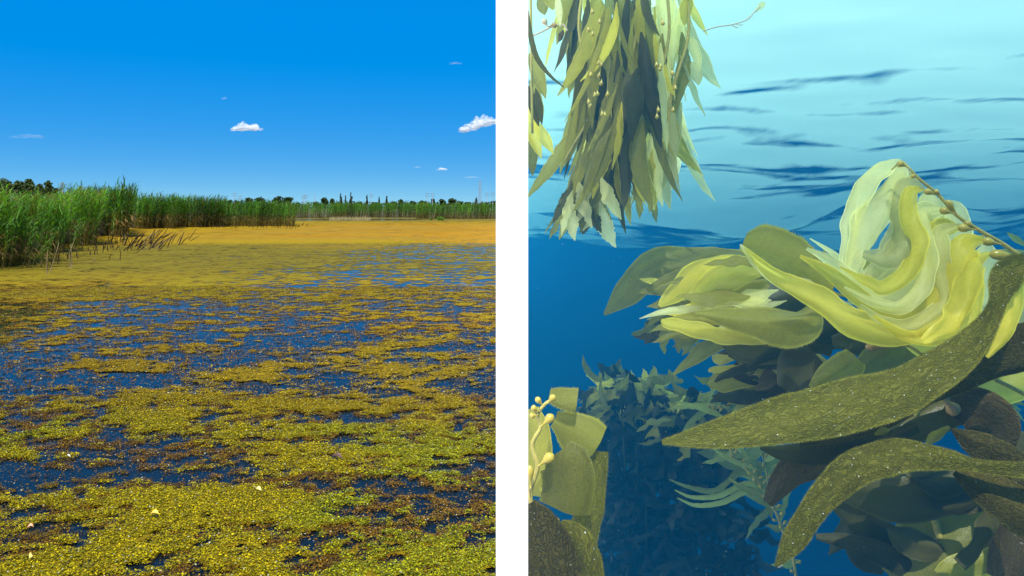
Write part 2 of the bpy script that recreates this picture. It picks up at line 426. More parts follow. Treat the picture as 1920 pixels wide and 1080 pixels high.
# broken dark stalks in the water
m_dead = simple_mat('dead_stalk', (.026, .019, .011), rough=.95, spec=.05, noise=.5, nscale=9)
m_dead2 = simple_mat('bleached_stalk', (.13, .10, .05), rough=.95, spec=.05, noise=.4, nscale=9)
def tube_arrays(pts, rad, n=5):
    pts = [np.array(p, float) for p in pts]; V, Fc = [], []
    for i, p in enumerate(pts):
        t = pts[min(i + 1, len(pts) - 1)] - pts[max(i - 1, 0)]; t /= (np.linalg.norm(t) + 1e-9)
        ref = np.array([0, 0, 1.0]) if abs(t[2]) < .85 else np.array([1.0, 0, 0])
        a = np.cross(t, ref); a /= np.linalg.norm(a); b = np.cross(t, a)
        r = rad[i] if hasattr(rad, '__len__') else rad
        for k in range(n):
            an = 2 * math.pi * k / n; V.append(p + (a * math.cos(an) + b * math.sin(an)) * r)
    for i in range(len(pts) - 1):
        for k in range(n):
            k2 = (k + 1) % n; Fc.append((i * n + k, i * n + k2, (i + 1) * n + k2, (i + 1) * n + k))
    # caps
    for e in (0, len(pts) - 1):
        c = len(V); V.append(pts[e])
        for k in range(n): Fc.append((c, e * n + k, e * n + (k + 1) % n, e * n + (k + 1) % n))
    return np.array(V), np.array(Fc)

def poly_mesh(name, V, Fc, mat, smooth=True, uv=None):
    """small mesh; quads with a doubled corner become triangles"""
    me = bpy.data.meshes.new(name)
    me.from_pydata([tuple(v) for v in V], [], [tuple(dict.fromkeys(int(i) for i in f)) for f in Fc])
    if smooth: me.polygons.foreach_set('use_smooth', np.ones(len(me.polygons), dtype=bool))
    if uv is not None:
        l = me.uv_layers.new(name='UVMap')
        li = np.empty(len(me.loops), dtype=np.int32); me.loops.foreach_get('vertex_index', li)
        l.data.foreach_set('uv', np.asarray(uv, dtype=np.float32)[li].ravel())
    me.materials.append(mat); me.update()
    return me

def stalk(px, py, ang, length_px, mat, label, group, r=.016, kink=True):
    p = on_pond(px, py, 0); d = p[1]; L = length_px / F * d
    a = R(ang); dirv = np.array([math.cos(a), random.uniform(-.25, .25), math.sin(a)])
    pts = [np.array([0, 0, -.06]), dirv * L * .5, dirv * L * .5 + np.array([math.cos(a + random.uniform(-.25, .35) * kink), random.uniform(-.3, .3), math.sin(a + random.uniform(-.3, .2) * kink)]) * L * .5]
    V, Fc = tube_arrays(pts, [r, r * .85, r * .5])
    o = link('broken_stalk', poly_mesh('broken_stalk', V, Fc, mat)); o.location = p
    return tag(o, label, 'stalk', group)
LB = 'dark broken reed stalk leaning right out of the yellow algae beside the reed bed'
for i in range(92):
    px = random.gauss(268, 34); px = min(max(px, 195), 352)
    py = float(np.interp(px, [195, 240, 300, 352], [462, 468, 462, 452])) + random.uniform(-16, 7)
    stalk(px, py, random.uniform(22, 72), random.uniform(14, 34), m_dead if random.random() < .84 else m_dead2, LB, 'broken stalks in a slanting tangle right of the reeds', r=random.uniform(.015, .032))
LC = 'short dark upright reed stub standing in the algae in front of the left reeds'
for i in range(46):
    px = random.uniform(95, 250); py = float(np.interp(px, [95, 150, 250], [490, 478, 456])) + random.uniform(-10, 8)
    stalk(px, py, random.uniform(70, 110), random.uniform(8, 22), m_dead, LC, 'upright stubs before the left reeds', r=random.uniform(.012, .022))
LD = 'short dark broken stub poking out at the foot of the middle reeds'
for i in range(60):
    px = random.uniform(360, 585); py = random.uniform(425.5, 429)
    if px > 560: py = random.uniform(421, 425)
    stalk(px, py, random.uniform(25, 120), random.uniform(4, 9), m_dead, LD, 'stubs along the foot of the middle reeds', r=.022)
# front lone yellow brown stems
for (px, py, an, L) in ((88, 515, 82, 45), (92, 512, 70, 60), (132, 504, 86, 60), (135, 503, 95, 45), (225, 488, 88, 26), (205, 487, 80, 12), (178, 492, 100, 8)):
    stalk(px, py, an, L, m_dead2 if px < 200 else m_dead, 'single bare reed stem standing in open algae nearest the camera at left', 'bare stems nearest the camera', r=.014)
# pale stubble in the far water strip
V, Fc = [], []; b = 0
for i in range(260):
    px = random.uniform(618, 695); py = random.uniform(409.5, 414); p = on_pond(px, py, 0)
    v, f = tube_arrays([p + np.array([0, 0, -.05]), p + np.array([random.uniform(-.1, .1), 0, random.uniform(.15, .42)])], .03, 3)
    V.append(v); Fc.append(f + b); b += len(v)
tag(link('reed_stubble', poly_mesh('reed_stubble', np.vstack(V), np.vstack(Fc), simple_mat('stubble', (.12, .10, .04), noise=.4))), kind='stuff')

# ------------------------------------------------------------------ trees behind the pond
m_tree = leafy_mat('tree_leaf', trans=0.25, rough=.6, spec=.2)
m_trunk = simple_mat('bark', (.07, .055, .04), noise=.4)
def crown_geo(lobes, n, size, base, r):
    P, C = [], []
    tot = sum(l[3] * l[4] * l[5] for l in lobes)
    for (cx, cy_, cz, rx, ry, rz) in lobes:
        k = max(6, int(n * rx * ry * rz / tot))
        for _ in range(k):
            v = np.array([r.gauss(0, 1) for _ in range(3)]); v /= np.linalg.norm(v); q = r.random() ** .45
            P.append((cx + v[0] * rx * q, cy_ + v[1] * ry * q, cz + v[2] * rz * q)); C.append(base * r.uniform(.55, 1.4))
    P = np.array(P); C = np.array(C); m = len(P)
    a = np.random.default_rng(r.randint(0, 9999)).normal(size=(m, 3)); a /= np.linalg.norm(a, axis=1)[:, None]
    b = np.cross(a, np.roll(a, 1, axis=1) + .3); b /= np.linalg.norm(b, axis=1)[:, None]
    s = size * np.array([r.uniform(.6, 1.3) for _ in range(m)])[:, None]
    V = np.stack([P - a * s, P - b * s * .7, P + a * s, P + b * s * .7], 1).reshape(-1, 3)
    return V, np.arange(m * 4).reshape(-1, 4), np.repeat(C, 4, 0)

def tree(px, top, w, d, label, group, base=(.035, .07, .014), kind='round', n=420, leaf=.35, seed=0):
    r = random.Random(int(px * 7 + top) + seed)
    x = (px - 960) / F * d; H = CAM_H + (HOR - top) / F * d; W = w / F * d
    t = thing({'round': 'tree', 'poplar': 'poplar_tree', 'bush': 'bush'}[kind], (x, d, 0), label, 'bush' if kind == 'bush' else 'tree', group)
    lobes = []
    if kind == 'poplar':
        for k in range(7):
            q = k / 6; lobes.append((r.uniform(-.1, .1) * W, 0, H * (.3 + .66 * q), W * .5 * (1.05 - .75 * q) * r.uniform(.75, 1.1), W * .45 * (1.05 - .7 * q), H * .09))
    else:
        lo = .05 if kind == 'bush' else .35
        lobes.append((0, 0, H * (.5 + lo * .5), W * .34, W * .34, H * (1 - lo) * .42))
        for k in range(7):
            a = r.uniform(0, 6.28); q = r.uniform(.2, .36) * W; zz = H * r.uniform(lo + .15, .9)
            rr = W * r.uniform(.12, .22); lobes.append((math.cos(a) * q, math.sin(a) * q, min(zz, H - rr * .6), rr, rr, rr * .75))
    V, Fc, C = crown_geo(lobes, n, leaf, np.array(base), r)
    link('crown', big_mesh('crown', V, Fc, m_tree, colors=C), t)
    if kind != 'bush':
        pts = [(0, 0, -.1), (r.uniform(-.1, .1), 0, H * .3), (r.uniform(-.2, .2), 0, H * .75)]
        V1, F1 = tube_arrays(pts, [H * .028, H * .022, H * .007], 6)
        parts = [(V1, F1)]; b = len(V1)
        for k in range(4):
            z0 = H * r.uniform(.28, .55); a = r.uniform(0, 6.28)
            v2, f2 = tube_arrays([(0, 0, z0), (math.cos(a) * W * .28, math.sin(a) * W * .28, z0 + H * .22)], [H * .012, H * .004], 5)
            parts.append((v2, f2 + b)); b += len(v2)
        link('trunk', poly_mesh('trunk', np.vstack([p[0] for p in parts]), np.vstack([p[1] for p in parts]), m_trunk), t)
    return t
# the near clump of trees at the far left
for (px, top, w, d, lab) in ((8, 329, 44, 130, 'dark green tree behind the reeds at the far left frame edge'),
                             (35, 334, 34, 140, 'bushy dark tree second from left behind the left reeds'),
                             (55, 331, 30, 150, 'tall rounded tree in the middle of the left tree clump'),
                             (74, 341, 24, 138, 'low spreading tree between two taller ones left of the pylon'),
                             (91, 334, 17, 145, 'slim tree with round crown on bare trunk left of the left mast'),
                             (102, 350, 16, 135, 'smallest tree at the right end of the left tree clump')):
    tree(px, top, w, d, lab, 'trees behind the left reeds', base=(.05, .075, .018), n=1500, leaf=.2)
tree(-40, 335, 60, 150, 'tree behind the reeds left of the frame', 'trees behind the left reeds', base=(.05, .075, .018), n=700, leaf=.3)
D = 420
hz = [(467, 369, 18), (490, 370, 27), (520, 366.5, 24), (539, 368, 24), (559, 379, 8), (609, 369, 15), (623, 371, 11), (752, 372.5, 10), (792, 375, 17),
      (812, 371, 9), (830, 373, 17), (848, 372.5, 18), (776, 376, 13), (862, 377, 14), (925, 376.5, 12), (430, 375, 12), (447, 376, 15), (877, 378, 14)]
hl = ['round dark tree above the reeds, first right of the twin masts', 'broad dark tree standing second right of the twin masts on the horizon', 'left half of the biggest pair of horizon trees', 'right half of the biggest pair of horizon trees',
      'tiny lone tree on the horizon right of the big pair', 'dark full tree on the horizon left of the tall poplars', 'thin loose tree close left of the first poplar', 'small loose tree standing alone between poplars and right masts', 'wide low tree left of the paired right poles',
      'narrow dark tree touching the paired right poles', 'rounded tree just right of the paired poles', 'broad rounded tree midway between paired poles and lattice pylon', 'low tree in the row right of the lone loose tree', 'low tree in front of the gap left of the pylon', 'tree on the horizon right of the pylon by the white wall', 'small tree left of the twin masts above the reeds', 'dark low tree right beside the twin masts', 'flat low tree left of the conical tree']
for (px, top, w), lab in zip(hz, hl): tree(px, top, w, D, lab, 'trees on the horizon', base=(.03, .055, .016), leaf=.55)
for (px, top, w, lab) in ((596, 379, 24, 'low bush mass left of the dark full horizon tree'), (665, 379, 26, 'light green bush below the second tall poplar'), (702, 378.5, 22, 'bush on the horizon between the thin poplars'),
                          (735, 379, 18, 'bush right of the last thin poplar'), (764, 378.5, 22, 'bush row right of the lone loose tree'), (677, 377, 7, 'small bush right of the second tall poplar'), (905, 379.5, 28, 'low bush at the foot of the lattice pylon')):
    tree(px, top, w, D - 20, lab, 'bushes on the horizon', base=(.035, .07, .016), kind='bush', leaf=.5)
for (px, top, w, lab) in ((639, 362, 7.5, 'tall dark poplar, left one of the tallest two on the horizon'), (658, 361, 7.5, 'tall dark poplar, right one of the tallest two on the horizon'), (688, 365, 5.5, 'slim reddish poplar third from the left'),
                          (711, 370, 5, 'short ragged poplar between two slim ones'), (725, 368, 5.5, 'slim poplar at the right end of the poplar row'), (648, 367, 3, 'thin bare poplar between the two tallest'), (893, 370, 8, 'dark conical tree just left of the lattice pylon')):
    tree(px, top, w, D, lab, 'poplars on the horizon', base=(.03, .04, .018), kind='poplar', n=300, leaf=.4)
# far hazy wood right across, one mass
lob = [((px - 960) / F * 700, 700 + random.uniform(-30, 30), random.uniform(2, 4), random.uniform(6, 14), 8, random.uniform(2.5, 4.5)) for px in range(-150, 955, 9)]
V, Fc, C = crown_geo(lob, 9000, .9, np.array([.035, .06, .022]), random.Random(4))
tag(link('distant_wood', big_mesh('distant_wood', V, Fc, m_tree, colors=C)), kind='stuff')
# the little bush on the mud at the right
p = on_pond(826, 413.5)
t = thing('bush', (p[0], p[1], 0), 'small bright green bush on the mud spit before the far reeds', 'bush')
V, Fc, C = crown_geo([(0, 0, .28, .5, .4, .28), (-.35, 0, .18, .3, .3, .16), (.4, 0, .2, .3, .3, .18)], 420, .07, np.array([.09, .19, .015]), random.Random(9))
link('crown', big_mesh('crown', V, Fc, m_tree, colors=C), t)
p = on_pond(808, 412.5)
t = thing('bush', (p[0], p[1], 0), 'tiny green tuft left of the bright bush on the mud spit', 'bush')
V, Fc, C = crown_geo([(0, 0, .15, .25, .25, .15)], 120, .06, np.array([.07, .15, .015]), random.Random(9))
link('crown', big_mesh('crown', V, Fc, m_tree, colors=C), t)

# poles, masts, pylons
m_steel = simple_mat('pole_steel', (.13, .15, .18), rough=.6)
def join(parts):
    b = 0; vs_, fs_ = [], []
    for v, f in parts: vs_.append(v); fs_.append(f + b); b += len(v)
    return np.vstack(vs_), np.vstack(fs_)
def pole(px, top, d, label, arms=True):
    x = (px - 960) / F * d; H = CAM_H + (HOR - top) / F * d
    t = thing('power_pole', (x, d, 0), label, 'power pole', 'power poles on the horizon')
    link('post', poly_mesh('post', *tube_arrays([(0, 0, -.2), (0, 0, H)], [.2, .13], 6), m_steel), t)
    if arms:
        for k in range(2):
            link('cross_arm', poly_mesh('cross_arm', *tube_arrays([(-1.1, 0, H - .5 - 1.1 * k), (1.1, 0, H - .5 - 1.1 * k)], .09, 4), m_steel), t)
for (px, top, lab, arms) in ((569, 366, 'thin grey power pole left of a close pair before the poplars', True), (573, 364.5, 'taller grey power pole right of a close pair before the poplars', True), (590, 365.5, 'lone thin pole with no arms left of the dark full tree', False),
                             (696, 363, 'lone tall pole right of the reddish poplar', True), (801, 361.5, 'left pole of the pair among the right trees', True), (811, 361.5, 'right pole of the pair among the right trees', True),
                             (913, 361, 'thin pole first right of the lattice pylon', True), (924, 360, 'thin pole second right of the lattice pylon beside the white wall', True), (440, 361, 'tall thin mast, left one of twins above the middle reeds', True), (450, 366, 'shorter thin mast, right one of twins above the middle reeds', True),
                             (387, 368, 'faint thin mast rising behind the middle reeds', False), (296, 363, 'faint thin mast rising left above the middle reeds', False)):
    pole(px, top, 400, lab, arms)
def pylon(px, top, d, wpx, label):
    x = (px - 960) / F * d; H = CAM_H + (HOR - top) / F * d; W = wpx / F * d
    t = thing('lattice_pylon', (x, d, 0), label, 'pylon')
    hw = lambda z: W * .5 * (1 - .72 * z / H); parts = []; N = 9; r = .11
    for sx in (-1, 1):
        for sy in (-1, 1): link('leg', poly_mesh('leg', *tube_arrays([(sx * hw(0), sy * hw(0), -.2), (sx * hw(H), sy * hw(H), H)], r, 4), m_steel), t)
    for k in range(N):
        z0, z1 = H * k / N, H * (k + 1) / N
        for s in (-1, 1):
            for (a, b) in ((-1, 1), (1, -1)):
                parts.append(tube_arrays([(a * hw(z0), s * hw(z0), z0), (b * hw(z1), s * hw(z1), z1)], r * .6, 3)); parts.append(tube_arrays([(s * hw(z0), a * hw(z0), z0), (s * hw(z1), b * hw(z1), z1)], r * .6, 3))
    o = link('bracing', poly_mesh('bracing', *join(parts), m_steel), t); o['kind'] = 'stuff'
    for k in range(3):
        z = H * (.97 - .13 * k); link('cross_arm', poly_mesh('cross_arm', *tube_arrays([(-W * (.45 + .12 * k), 0, z), (0, 0, z + .3), (W * (.45 + .12 * k), 0, z)], r * .8, 4), m_steel), t)
pylon(900, 339.5, 480, 6.5, 'tall lattice power pylon on the right of the horizon near the white wall')
pylon(116.5, 341, 480, 6, 'lattice power pylon rising behind the left reeds right of the tree clump')

# ------------------------------------------------------------------ clouds
m_cloud, nt, out = new_mat('cloud')
lw = nd(nt, 'ShaderNodeLayerWeight', i_Blend=0.5); tc = nd(nt, 'ShaderNodeTexCoord'); n1 = nd(nt, 'ShaderNodeTexNoise', i_Scale=0.05, i_Detail=8.0, i_Roughness=.65)
nt.links.new(tc.outputs['Object'], n1.inputs['Vector'])
k_ = math_n(nt, 'SUBTRACT', 1.0, lw.outputs['Facing']); k_ = math_n(nt, 'ADD', math_n(nt, 'MULTIPLY', k_, 1.25), math_n(nt, 'MULTIPLY', math_n(nt, 'SUBTRACT', n1.outputs[0], .58), 2.6))
info = nd(nt, 'ShaderNodeAttribute', attribute_name='thin'); info.attribute_type = 'OBJECT'
al = ramp(nt, [(.2, 0.0), (1.0, .8)], 'EASE'); nt.links.new(k_, al.inputs[0])
fac = math_n(nt, 'MULTIPLY', al.outputs[0], info.outputs['Fac'], clamp=True)
df = nd(nt, 'ShaderNodeBsdfDiffuse'); df.inputs[0].default_value = (.9, .9, .9, 1); tl = nd(nt, 'ShaderNodeBsdfTranslucent'); tl.inputs[0].default_value = (.9, .9, .9, 1)
ad = nd(nt, 'ShaderNodeMixShader'); ad.inputs[0].default_value = .5; nt.links.new(df.outputs[0], ad.inputs[1]); nt.links.new(tl.outputs[0], ad.inputs[2])
tr = nd(nt, 'ShaderNodeBsdfTransparent'); ms = nd(nt, 'ShaderNodeMixShader')
nt.links.new(fac, ms.inputs[0]); nt.links.new(tr.outputs[0], ms.inputs[1]); nt.links.new(ad.outputs[0], ms.inputs[2]); nt.links.new(ms.outputs[0], out.inputs[0])
def ico(sub=3):
    import bmesh
    bm = bmesh.new(); bmesh.ops.create_icosphere(bm, subdivisions=sub, radius=1)
    V = np.array([v.co[:] for v in bm.verts]); Fc = np.array([[v.index for v in f.verts] for f in bm.faces]); bm.free(); return V, Fc
ICO = ico(3)
def cloud(px, py, w, h, thin, label, seed, n=10, skew=0.0):
    d = 3200.0; c = at(px, py, d); W = w / F * d; H = h / F * d; r = random.Random(seed); vs_, fs_ = [], []; b = 0
    for k in range(n):
        q = (k + .5) / n * 2 - 1; env = (1 - abs(q) ** 1.8)
        rx = W * r.uniform(.12, .2); rz = H * (.22 + .34 * env) * r.uniform(.7, 1.1)
        cx = q * W * .42; cz = -H * .18 + rz * .5 + skew * q * H * .5
        V = ICO[0].copy(); nn = fbm(V[:, 0] * 2.5 + k * 3, V[:, 2] * 2.5 + V[:, 1] * 2, seed + k, 3)[:, None]
        V = V * (.7 + .6 * nn) * np.array([rx, rx * .8, rz]); V[:, 2] = np.where(V[:, 2] < 0, V[:, 2] * .55, V[:, 2])
        vs_.append(V + np.array([cx, r.uniform(-.1, .1) * W, cz])); fs_.append(ICO[1] + b); b += len(V)
    o = link('cloud', big_mesh('cloud', np.vstack(vs_), np.vstack(fs_), m_cloud, smooth=True)); o.location = c; o['thin'] = thin
    return tag(o, label, 'cloud', 'small clouds')
cloud(463, 242, 62, 21, .62, 'small bright white puffy cloud alone in the middle of the sky', 5, 9)
cloud(899, 236, 78, 28, .6, 'white wedge shaped cloud touching the white gap wall', 8, 10, skew=.7)
cloud(52, 257, 76, 12, .06, 'faint long wispy cloud low in the sky at the left', 12, 8)
cloud(829, 318, 22, 7, .5, 'tiny white cloud above the right poles', 15, 6)
cloud(783, 314, 15, 4, .15, 'faint tiny wisp left of the tiny white cloud', 17, 5)
cloud(884, 333, 34, 6, .13, 'faint low wisp just left of the pylon top', 19, 6)
cloud(855, 119, 24, 7, .1, 'faint wisp highest in the sky near the white wall', 23, 6)
cloud(420, 185, 12, 7, .1, 'faint speck of cloud above the puffy cloud', 27, 5)

# ------------------------------------------------------------------ leaves and a twig on the pond
def pond_leaf(px, py, L, W, rot, color, label):
    L *= .8; W *= .55; p = on_pond(px, py, .03); d = p[1]; l = L / F * d; w = W / F * d
    V, Fc = [], []
    for i in range(9):
        t = i / 8; ww = w * math.sin(math.pi * min(1, t * .96 + .03)) ** .7; z = .012 * math.sin(t * 3.1) + .004
        for u in (-1, -.5, 0, .5, 1): V.append((l * (t - .5), ww * u * .5, z + .25 * abs(u) * ww))
    for i in range(8):
        for k in range(4): Fc.append((i * 5 + k, i * 5 + k + 1, i * 5 + k + 6, i * 5 + k + 5))
    me = poly_mesh('fallen_leaf', V, Fc, simple_mat('leaf_' + label.split()[0], color, rough=.5, noise=.2, nscale=60))
    o = link('fallen_leaf', me); o.location = p; o.rotation_euler = (R(14), R(6), rot)
    return tag(o, label, 'leaf', 'fallen leaves on the algae')
pond_leaf(290, 965, 18, 20, .2, (.55, .36, .06), 'pointed golden fallen leaf on the foreground algae right of the pinkish one')
pond_leaf(57, 990, 13, 16, .5, (.55, .26, .16), 'small pinkish fallen leaf on the foreground algae at far left')
pond_leaf(58, 1047, 9, 22, 1.1, (.6, .42, .1), 'narrow yellow fallen leaf at the bottom left corner')
pond_leaf(484, 920, 15, 17, -.15, (.55, .44, .14), 'blunt pale yellow fallen leaf just below the dark band')
pond_leaf(632, 858, 26, 22, -.1, (.06, .03, .02), 'dark brown fallen leaf above the dark band of open water')
pond_leaf(128, 857, 10, 7, 0, (.6, .6, .5), 'whitish scrap on the left lime green algae patch')
p = on_pond(495, 832)
V, Fc = tube_arrays([(0, 0, -.02), (-.03, .02, .09), (-.075, .03, .19)], [.004, .003, .0015], 5)
o = link('twig', poly_mesh('twig', V, Fc, m_dead)); o.location = p; tag(o, 'thin dark twig sticking up out of the algae', 'twig')

# ================================================================== the kelp water
TX0, TX1, TY0, TY1, TZ0, TZ1 = WX + .006, 26.0, 2.06, 62.0, -9.0, 3.85
H_SURF = 1.2
m_water, nt, out = new_mat('sea_water')
vsn = nd(nt, 'ShaderNodeVolumeScatter'); vsn.inputs['Color'].default_value = (.02, .46, 1.0, 1); vsn.inputs['Density'].default_value = .030; vsn.inputs['Anisotropy'].default_value = .3
van = nd(nt, 'ShaderNodeVolumeAbsorption'); van.inputs['Color'].default_value = (.28, .56, .72, 1); van.inputs['Density'].default_value = .165
ads = nd(nt, 'ShaderNodeAddShader'); nt.links.new(vsn.outputs[0], ads.inputs[0]); nt.links.new(van.outputs[0], ads.inputs[1]); nt.links.new(ads.outputs[0], out.inputs['Volume'])
tag(link('sea_water', box_mesh('sea_water', TX0, TX1, TY0, TY1, TZ0, TZ1, m_water)), kind='structure')
tag(link('sea_floor', box_mesh('sea_floor', -WX, TX1 + 1, TY0 - .5, TY1 + 1, TZ0 - .6, TZ0 - .05, simple_mat('sand', (.05, .06, .05), noise=.3, nscale=2))), kind='structure')

m_surf, nt, out = new_mat('sea_surface')
tc = nd(nt, 'ShaderNodeTexCoord'); geo = nd(nt, 'ShaderNodeNewGeometry')
mp = nd(nt, 'ShaderNodeMapping'); mp.inputs['Scale'].default_value = (.8, .22, 1); nt.links.new(tc.outputs['Object'], mp.inputs[0])
n1 = nd(nt, 'ShaderNodeTexNoise', i_Scale=.85, i_Detail=3.0, i_Roughness=.45, i_Distortion=.8); nt.links.new(mp.outputs[0], n1.inputs['Vector'])
b_ = nd(nt, 'ShaderNodeBump', i_Strength=1.0, i_Distance=.05); nt.links.new(n1.outputs[0], b_.inputs['Height'])
# facets steeper to the eye than the critical angle let the daylight through, the others mirror the deep water
dt = nd(nt, 'ShaderNodeVectorMath', operation='DOT_PRODUCT'); nt.links.new(b_.outputs[0], dt.inputs[0]); nt.links.new(geo.outputs['Incoming'], dt.inputs[1])
ab = math_n(nt, 'ABSOLUTE', dt.outputs['Value'])
mp2 = nd(nt, 'ShaderNodeMapping'); mp2.inputs['Scale'].default_value = (.42, .085, 1); mp2.inputs['Rotation'].default_value = (0, 0, .12); nt.links.new(tc.outputs['Object'], mp2.inputs[0])
n2 = nd(nt, 'ShaderNodeTexNoise', i_Scale=1.0, i_Detail=5.0, i_Roughness=.58, i_Distortion=.5); nt.links.new(mp2.outputs[0], n2.inputs['Vector'])
ab = math_n(nt, 'ADD', ab, math_n(nt, 'MULTIPLY', math_n(nt, 'SUBTRACT', n2.outputs[0], .5), .62))      # stretched noise standing in for chop slope, paints bright and dark patches
win = ramp(nt, [(.055, 0.0), (.15, 1.0)]); nt.links.new(ab, win.inputs[0])
tl = nd(nt, 'ShaderNodeBsdfTranslucent'); tl.inputs[0].default_value = (.56, .92, .66, 1)
t1 = nd(nt, 'ShaderNodeBsdfTransparent'); t1.inputs[0].default_value = (.97, 1, .84, 1)
ma = nd(nt, 'ShaderNodeMixShader'); ma.inputs[0].default_value = .52; nt.links.new(t1.outputs[0], ma.inputs[1]); nt.links.new(tl.outputs[0], ma.inputs[2])
gl = nd(nt, 'ShaderNodeBsdfGlossy', i_Roughness=.08); gl.inputs[0].default_value = (.8, .8, .8, 1); nt.links.new(b_.outputs[0], gl.inputs['Normal'])
mb = nd(nt, 'ShaderNodeMixShader'); mb.inputs[0].default_value = .36; nt.links.new(t1.outputs[0], mb.inputs[1]); nt.links.new(gl.outputs[0], mb.inputs[2])
ms = nd(nt, 'ShaderNodeMixShader'); nt.links.new(win.outputs[0], ms.inputs[0]); nt.links.new(mb.outputs[0], ms.inputs[1]); nt.links.new(ma.outputs[0], ms.inputs[2]); nt.links.new(ms.outputs[0], out.inputs[0])
xs = np.concatenate([np.arange(TX0 + .004, 12, .09), np.arange(12, TX1 - .05, .5)]); ys = np.concatenate([np.arange(TY0 + .004, 24, .09), np.arange(24, TY1 - .05, .6)])
X, Y = np.meshgrid(xs, ys); x = X.ravel(); y = Y.ravel()
prof = np.interp(y, [0, 2, 22, 30, 45, 62], [1.80, 1.60, -.75, -1.3, -.6, .2])
z = CAM_H + prof + .16 * (fbm(x / 1.9, y / 1.5, 77, 3) - .5) + .55 * (fbm(x / 4.2, y / 3.4, 78, 2) - .5)
z = z + 1.5 * sstep(9, 18, y) * (fbm(x / 7.0, y / 9.0, 79, 3) - .5)
nx, ny = len(xs), len(ys); i = (np.arange(ny - 1)[:, None] * nx + np.arange(nx - 1)[None, :]).ravel()
tag(link('sea_surface', big_mesh('sea_surface', np.stack([x, y, z], 1), np.stack([i, i + 1, i + nx + 1, i + nx], 1), m_surf, smooth=True)), kind='structure')

# ------------------------------------------------------------------ kelp
def kelp_mat(name, base, trans, tmix=.5, rough=.4, wrinkle=.5, speck=0.0, fine=1.0, spec=.3, clear=0.0):
    m, nt, out = new_mat(name)
    uv = nd(nt, 'ShaderNodeUVMap')
    oi = nd(nt, 'ShaderNodeObjectInfo')
    mp = nd(nt, 'ShaderNodeMapping'); mp.inputs['Scale'].default_value = (34 * fine, 15 * fine ** 1.3, 1); nt.links.new(uv.outputs[0], mp.inputs[0])
    n0 = nd(nt, 'ShaderNodeTexNoise', i_Scale=1.0, i_Detail=2.0, i_Distortion=.9); nt.links.new(mp.outputs[0], n0.inputs['Vector'])
    rid = math_n(nt, 'ADD', math_n(nt, 'MULTIPLY', math_n(nt, 'SINE', math_n(nt, 'MULTIPLY', n0.outputs[0], 42.0)), .5), .5)
    big = nd(nt, 'ShaderNodeTexNoise', i_Scale=9.0, i_Detail=4.0); nt.links.new(uv.outputs[0], big.inputs['Vector'])
    val = math_n(nt, 'ADD', math_n(nt, 'ADD', math_n(nt, 'MULTIPLY', big.outputs[0], .3), .2), math_n(nt, 'MULTIPLY', oi.outputs['Random'], .75))
    val = math_n(nt, 'ADD', val, math_n(nt, 'MULTIPLY', rid, .62 * wrinkle)); val = math_n(nt, 'ADD', val, .26 - .31 * wrinkle); val = math_n(nt, 'MAXIMUM', val, .12)
    ed = nd(nt, 'ShaderNodeAttribute', attribute_name='edge'); er = ramp(nt, [(.55, 1.0), (.85, .86), (1.0, 1.35)]); nt.links.new(ed.outputs['Fac'], er.inputs[0])   # bright rim of light through the blade edge, painted into the colour
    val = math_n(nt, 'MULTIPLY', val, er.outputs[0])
    def cmul(c):
        n = nd(nt, 'ShaderNodeMixRGB', blend_type='MULTIPLY', i_Fac=1.0); n.inputs[1].default_value = (*c, 1); nt.links.new(val, n.inputs[2]); return n.outputs[0]
    p = nd(nt, 'ShaderNodeBsdfPrincipled', i_Roughness=rough); p.inputs['Specular IOR Level'].default_value = spec
    bc = cmul(base)
    if speck:
        vo = nd(nt, 'ShaderNodeTexVoronoi', i_Scale=95.0); nt.links.new(uv.outputs[0], vo.inputs['Vector'])
        sp = ramp(nt, [(.16, 1.0), (.26, 0.0)]); nt.links.new(vo.outputs['Distance'], sp.inputs[0])
        sel = ramp(nt, [(1 - speck, 0.0), (1 - speck + .02, 1.0)]); nt.links.new(vo.outputs['Color'], sel.inputs[0])
        mxs = nd(nt, 'ShaderNodeMixRGB'); nt.links.new(math_n(nt, 'MULTIPLY', sp.outputs[0], sel.outputs[0]), mxs.inputs[0]); nt.links.new(bc, mxs.inputs[1]); mxs.inputs[2].default_value = (.75, .75, .65, 1); bc = mxs.outputs[0]
    nt.links.new(bc, p.inputs['Base Color'])
    b = nd(nt, 'ShaderNodeBump', i_Strength=min(1, wrinkle * 1.2), i_Distance=.0035); nt.links.new(rid, b.inputs['Height']); nt.links.new(b.outputs[0], p.inputs['Normal'])
    t = nd(nt, 'ShaderNodeBsdfTranslucent'); nt.links.new(cmul(trans), t.inputs[0])
    ms = nd(nt, 'ShaderNodeMixShader'); ms.inputs[0].default_value = tmix
    nt.links.new(p.outputs[0], ms.inputs[1]); nt.links.new(t.outputs[0], ms.inputs[2]); res = ms
    if clear:      # thin wet tissue lets some light straight through
        tp = nd(nt, 'ShaderNodeBsdfTransparent'); tp.inputs[0].default_value = (.95, .95, .6, 1); res = nd(nt, 'ShaderNodeMixShader'); res.inputs[0].default_value = clear
        nt.links.new(ms.outputs[0], res.inputs[1]); nt.links.new(tp.outputs[0], res.inputs[2])
    nt.links.new(res.outputs[0], out.inputs[0])
    return m
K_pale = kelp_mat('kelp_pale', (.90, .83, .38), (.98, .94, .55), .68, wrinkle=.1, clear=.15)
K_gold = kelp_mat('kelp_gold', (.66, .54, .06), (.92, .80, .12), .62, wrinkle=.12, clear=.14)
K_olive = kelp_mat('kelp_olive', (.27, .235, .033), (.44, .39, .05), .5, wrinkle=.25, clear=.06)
K_dark = kelp_mat('kelp_dark', (.075, .064, .016), (.12, .105, .016), .4, wrinkle=.15)
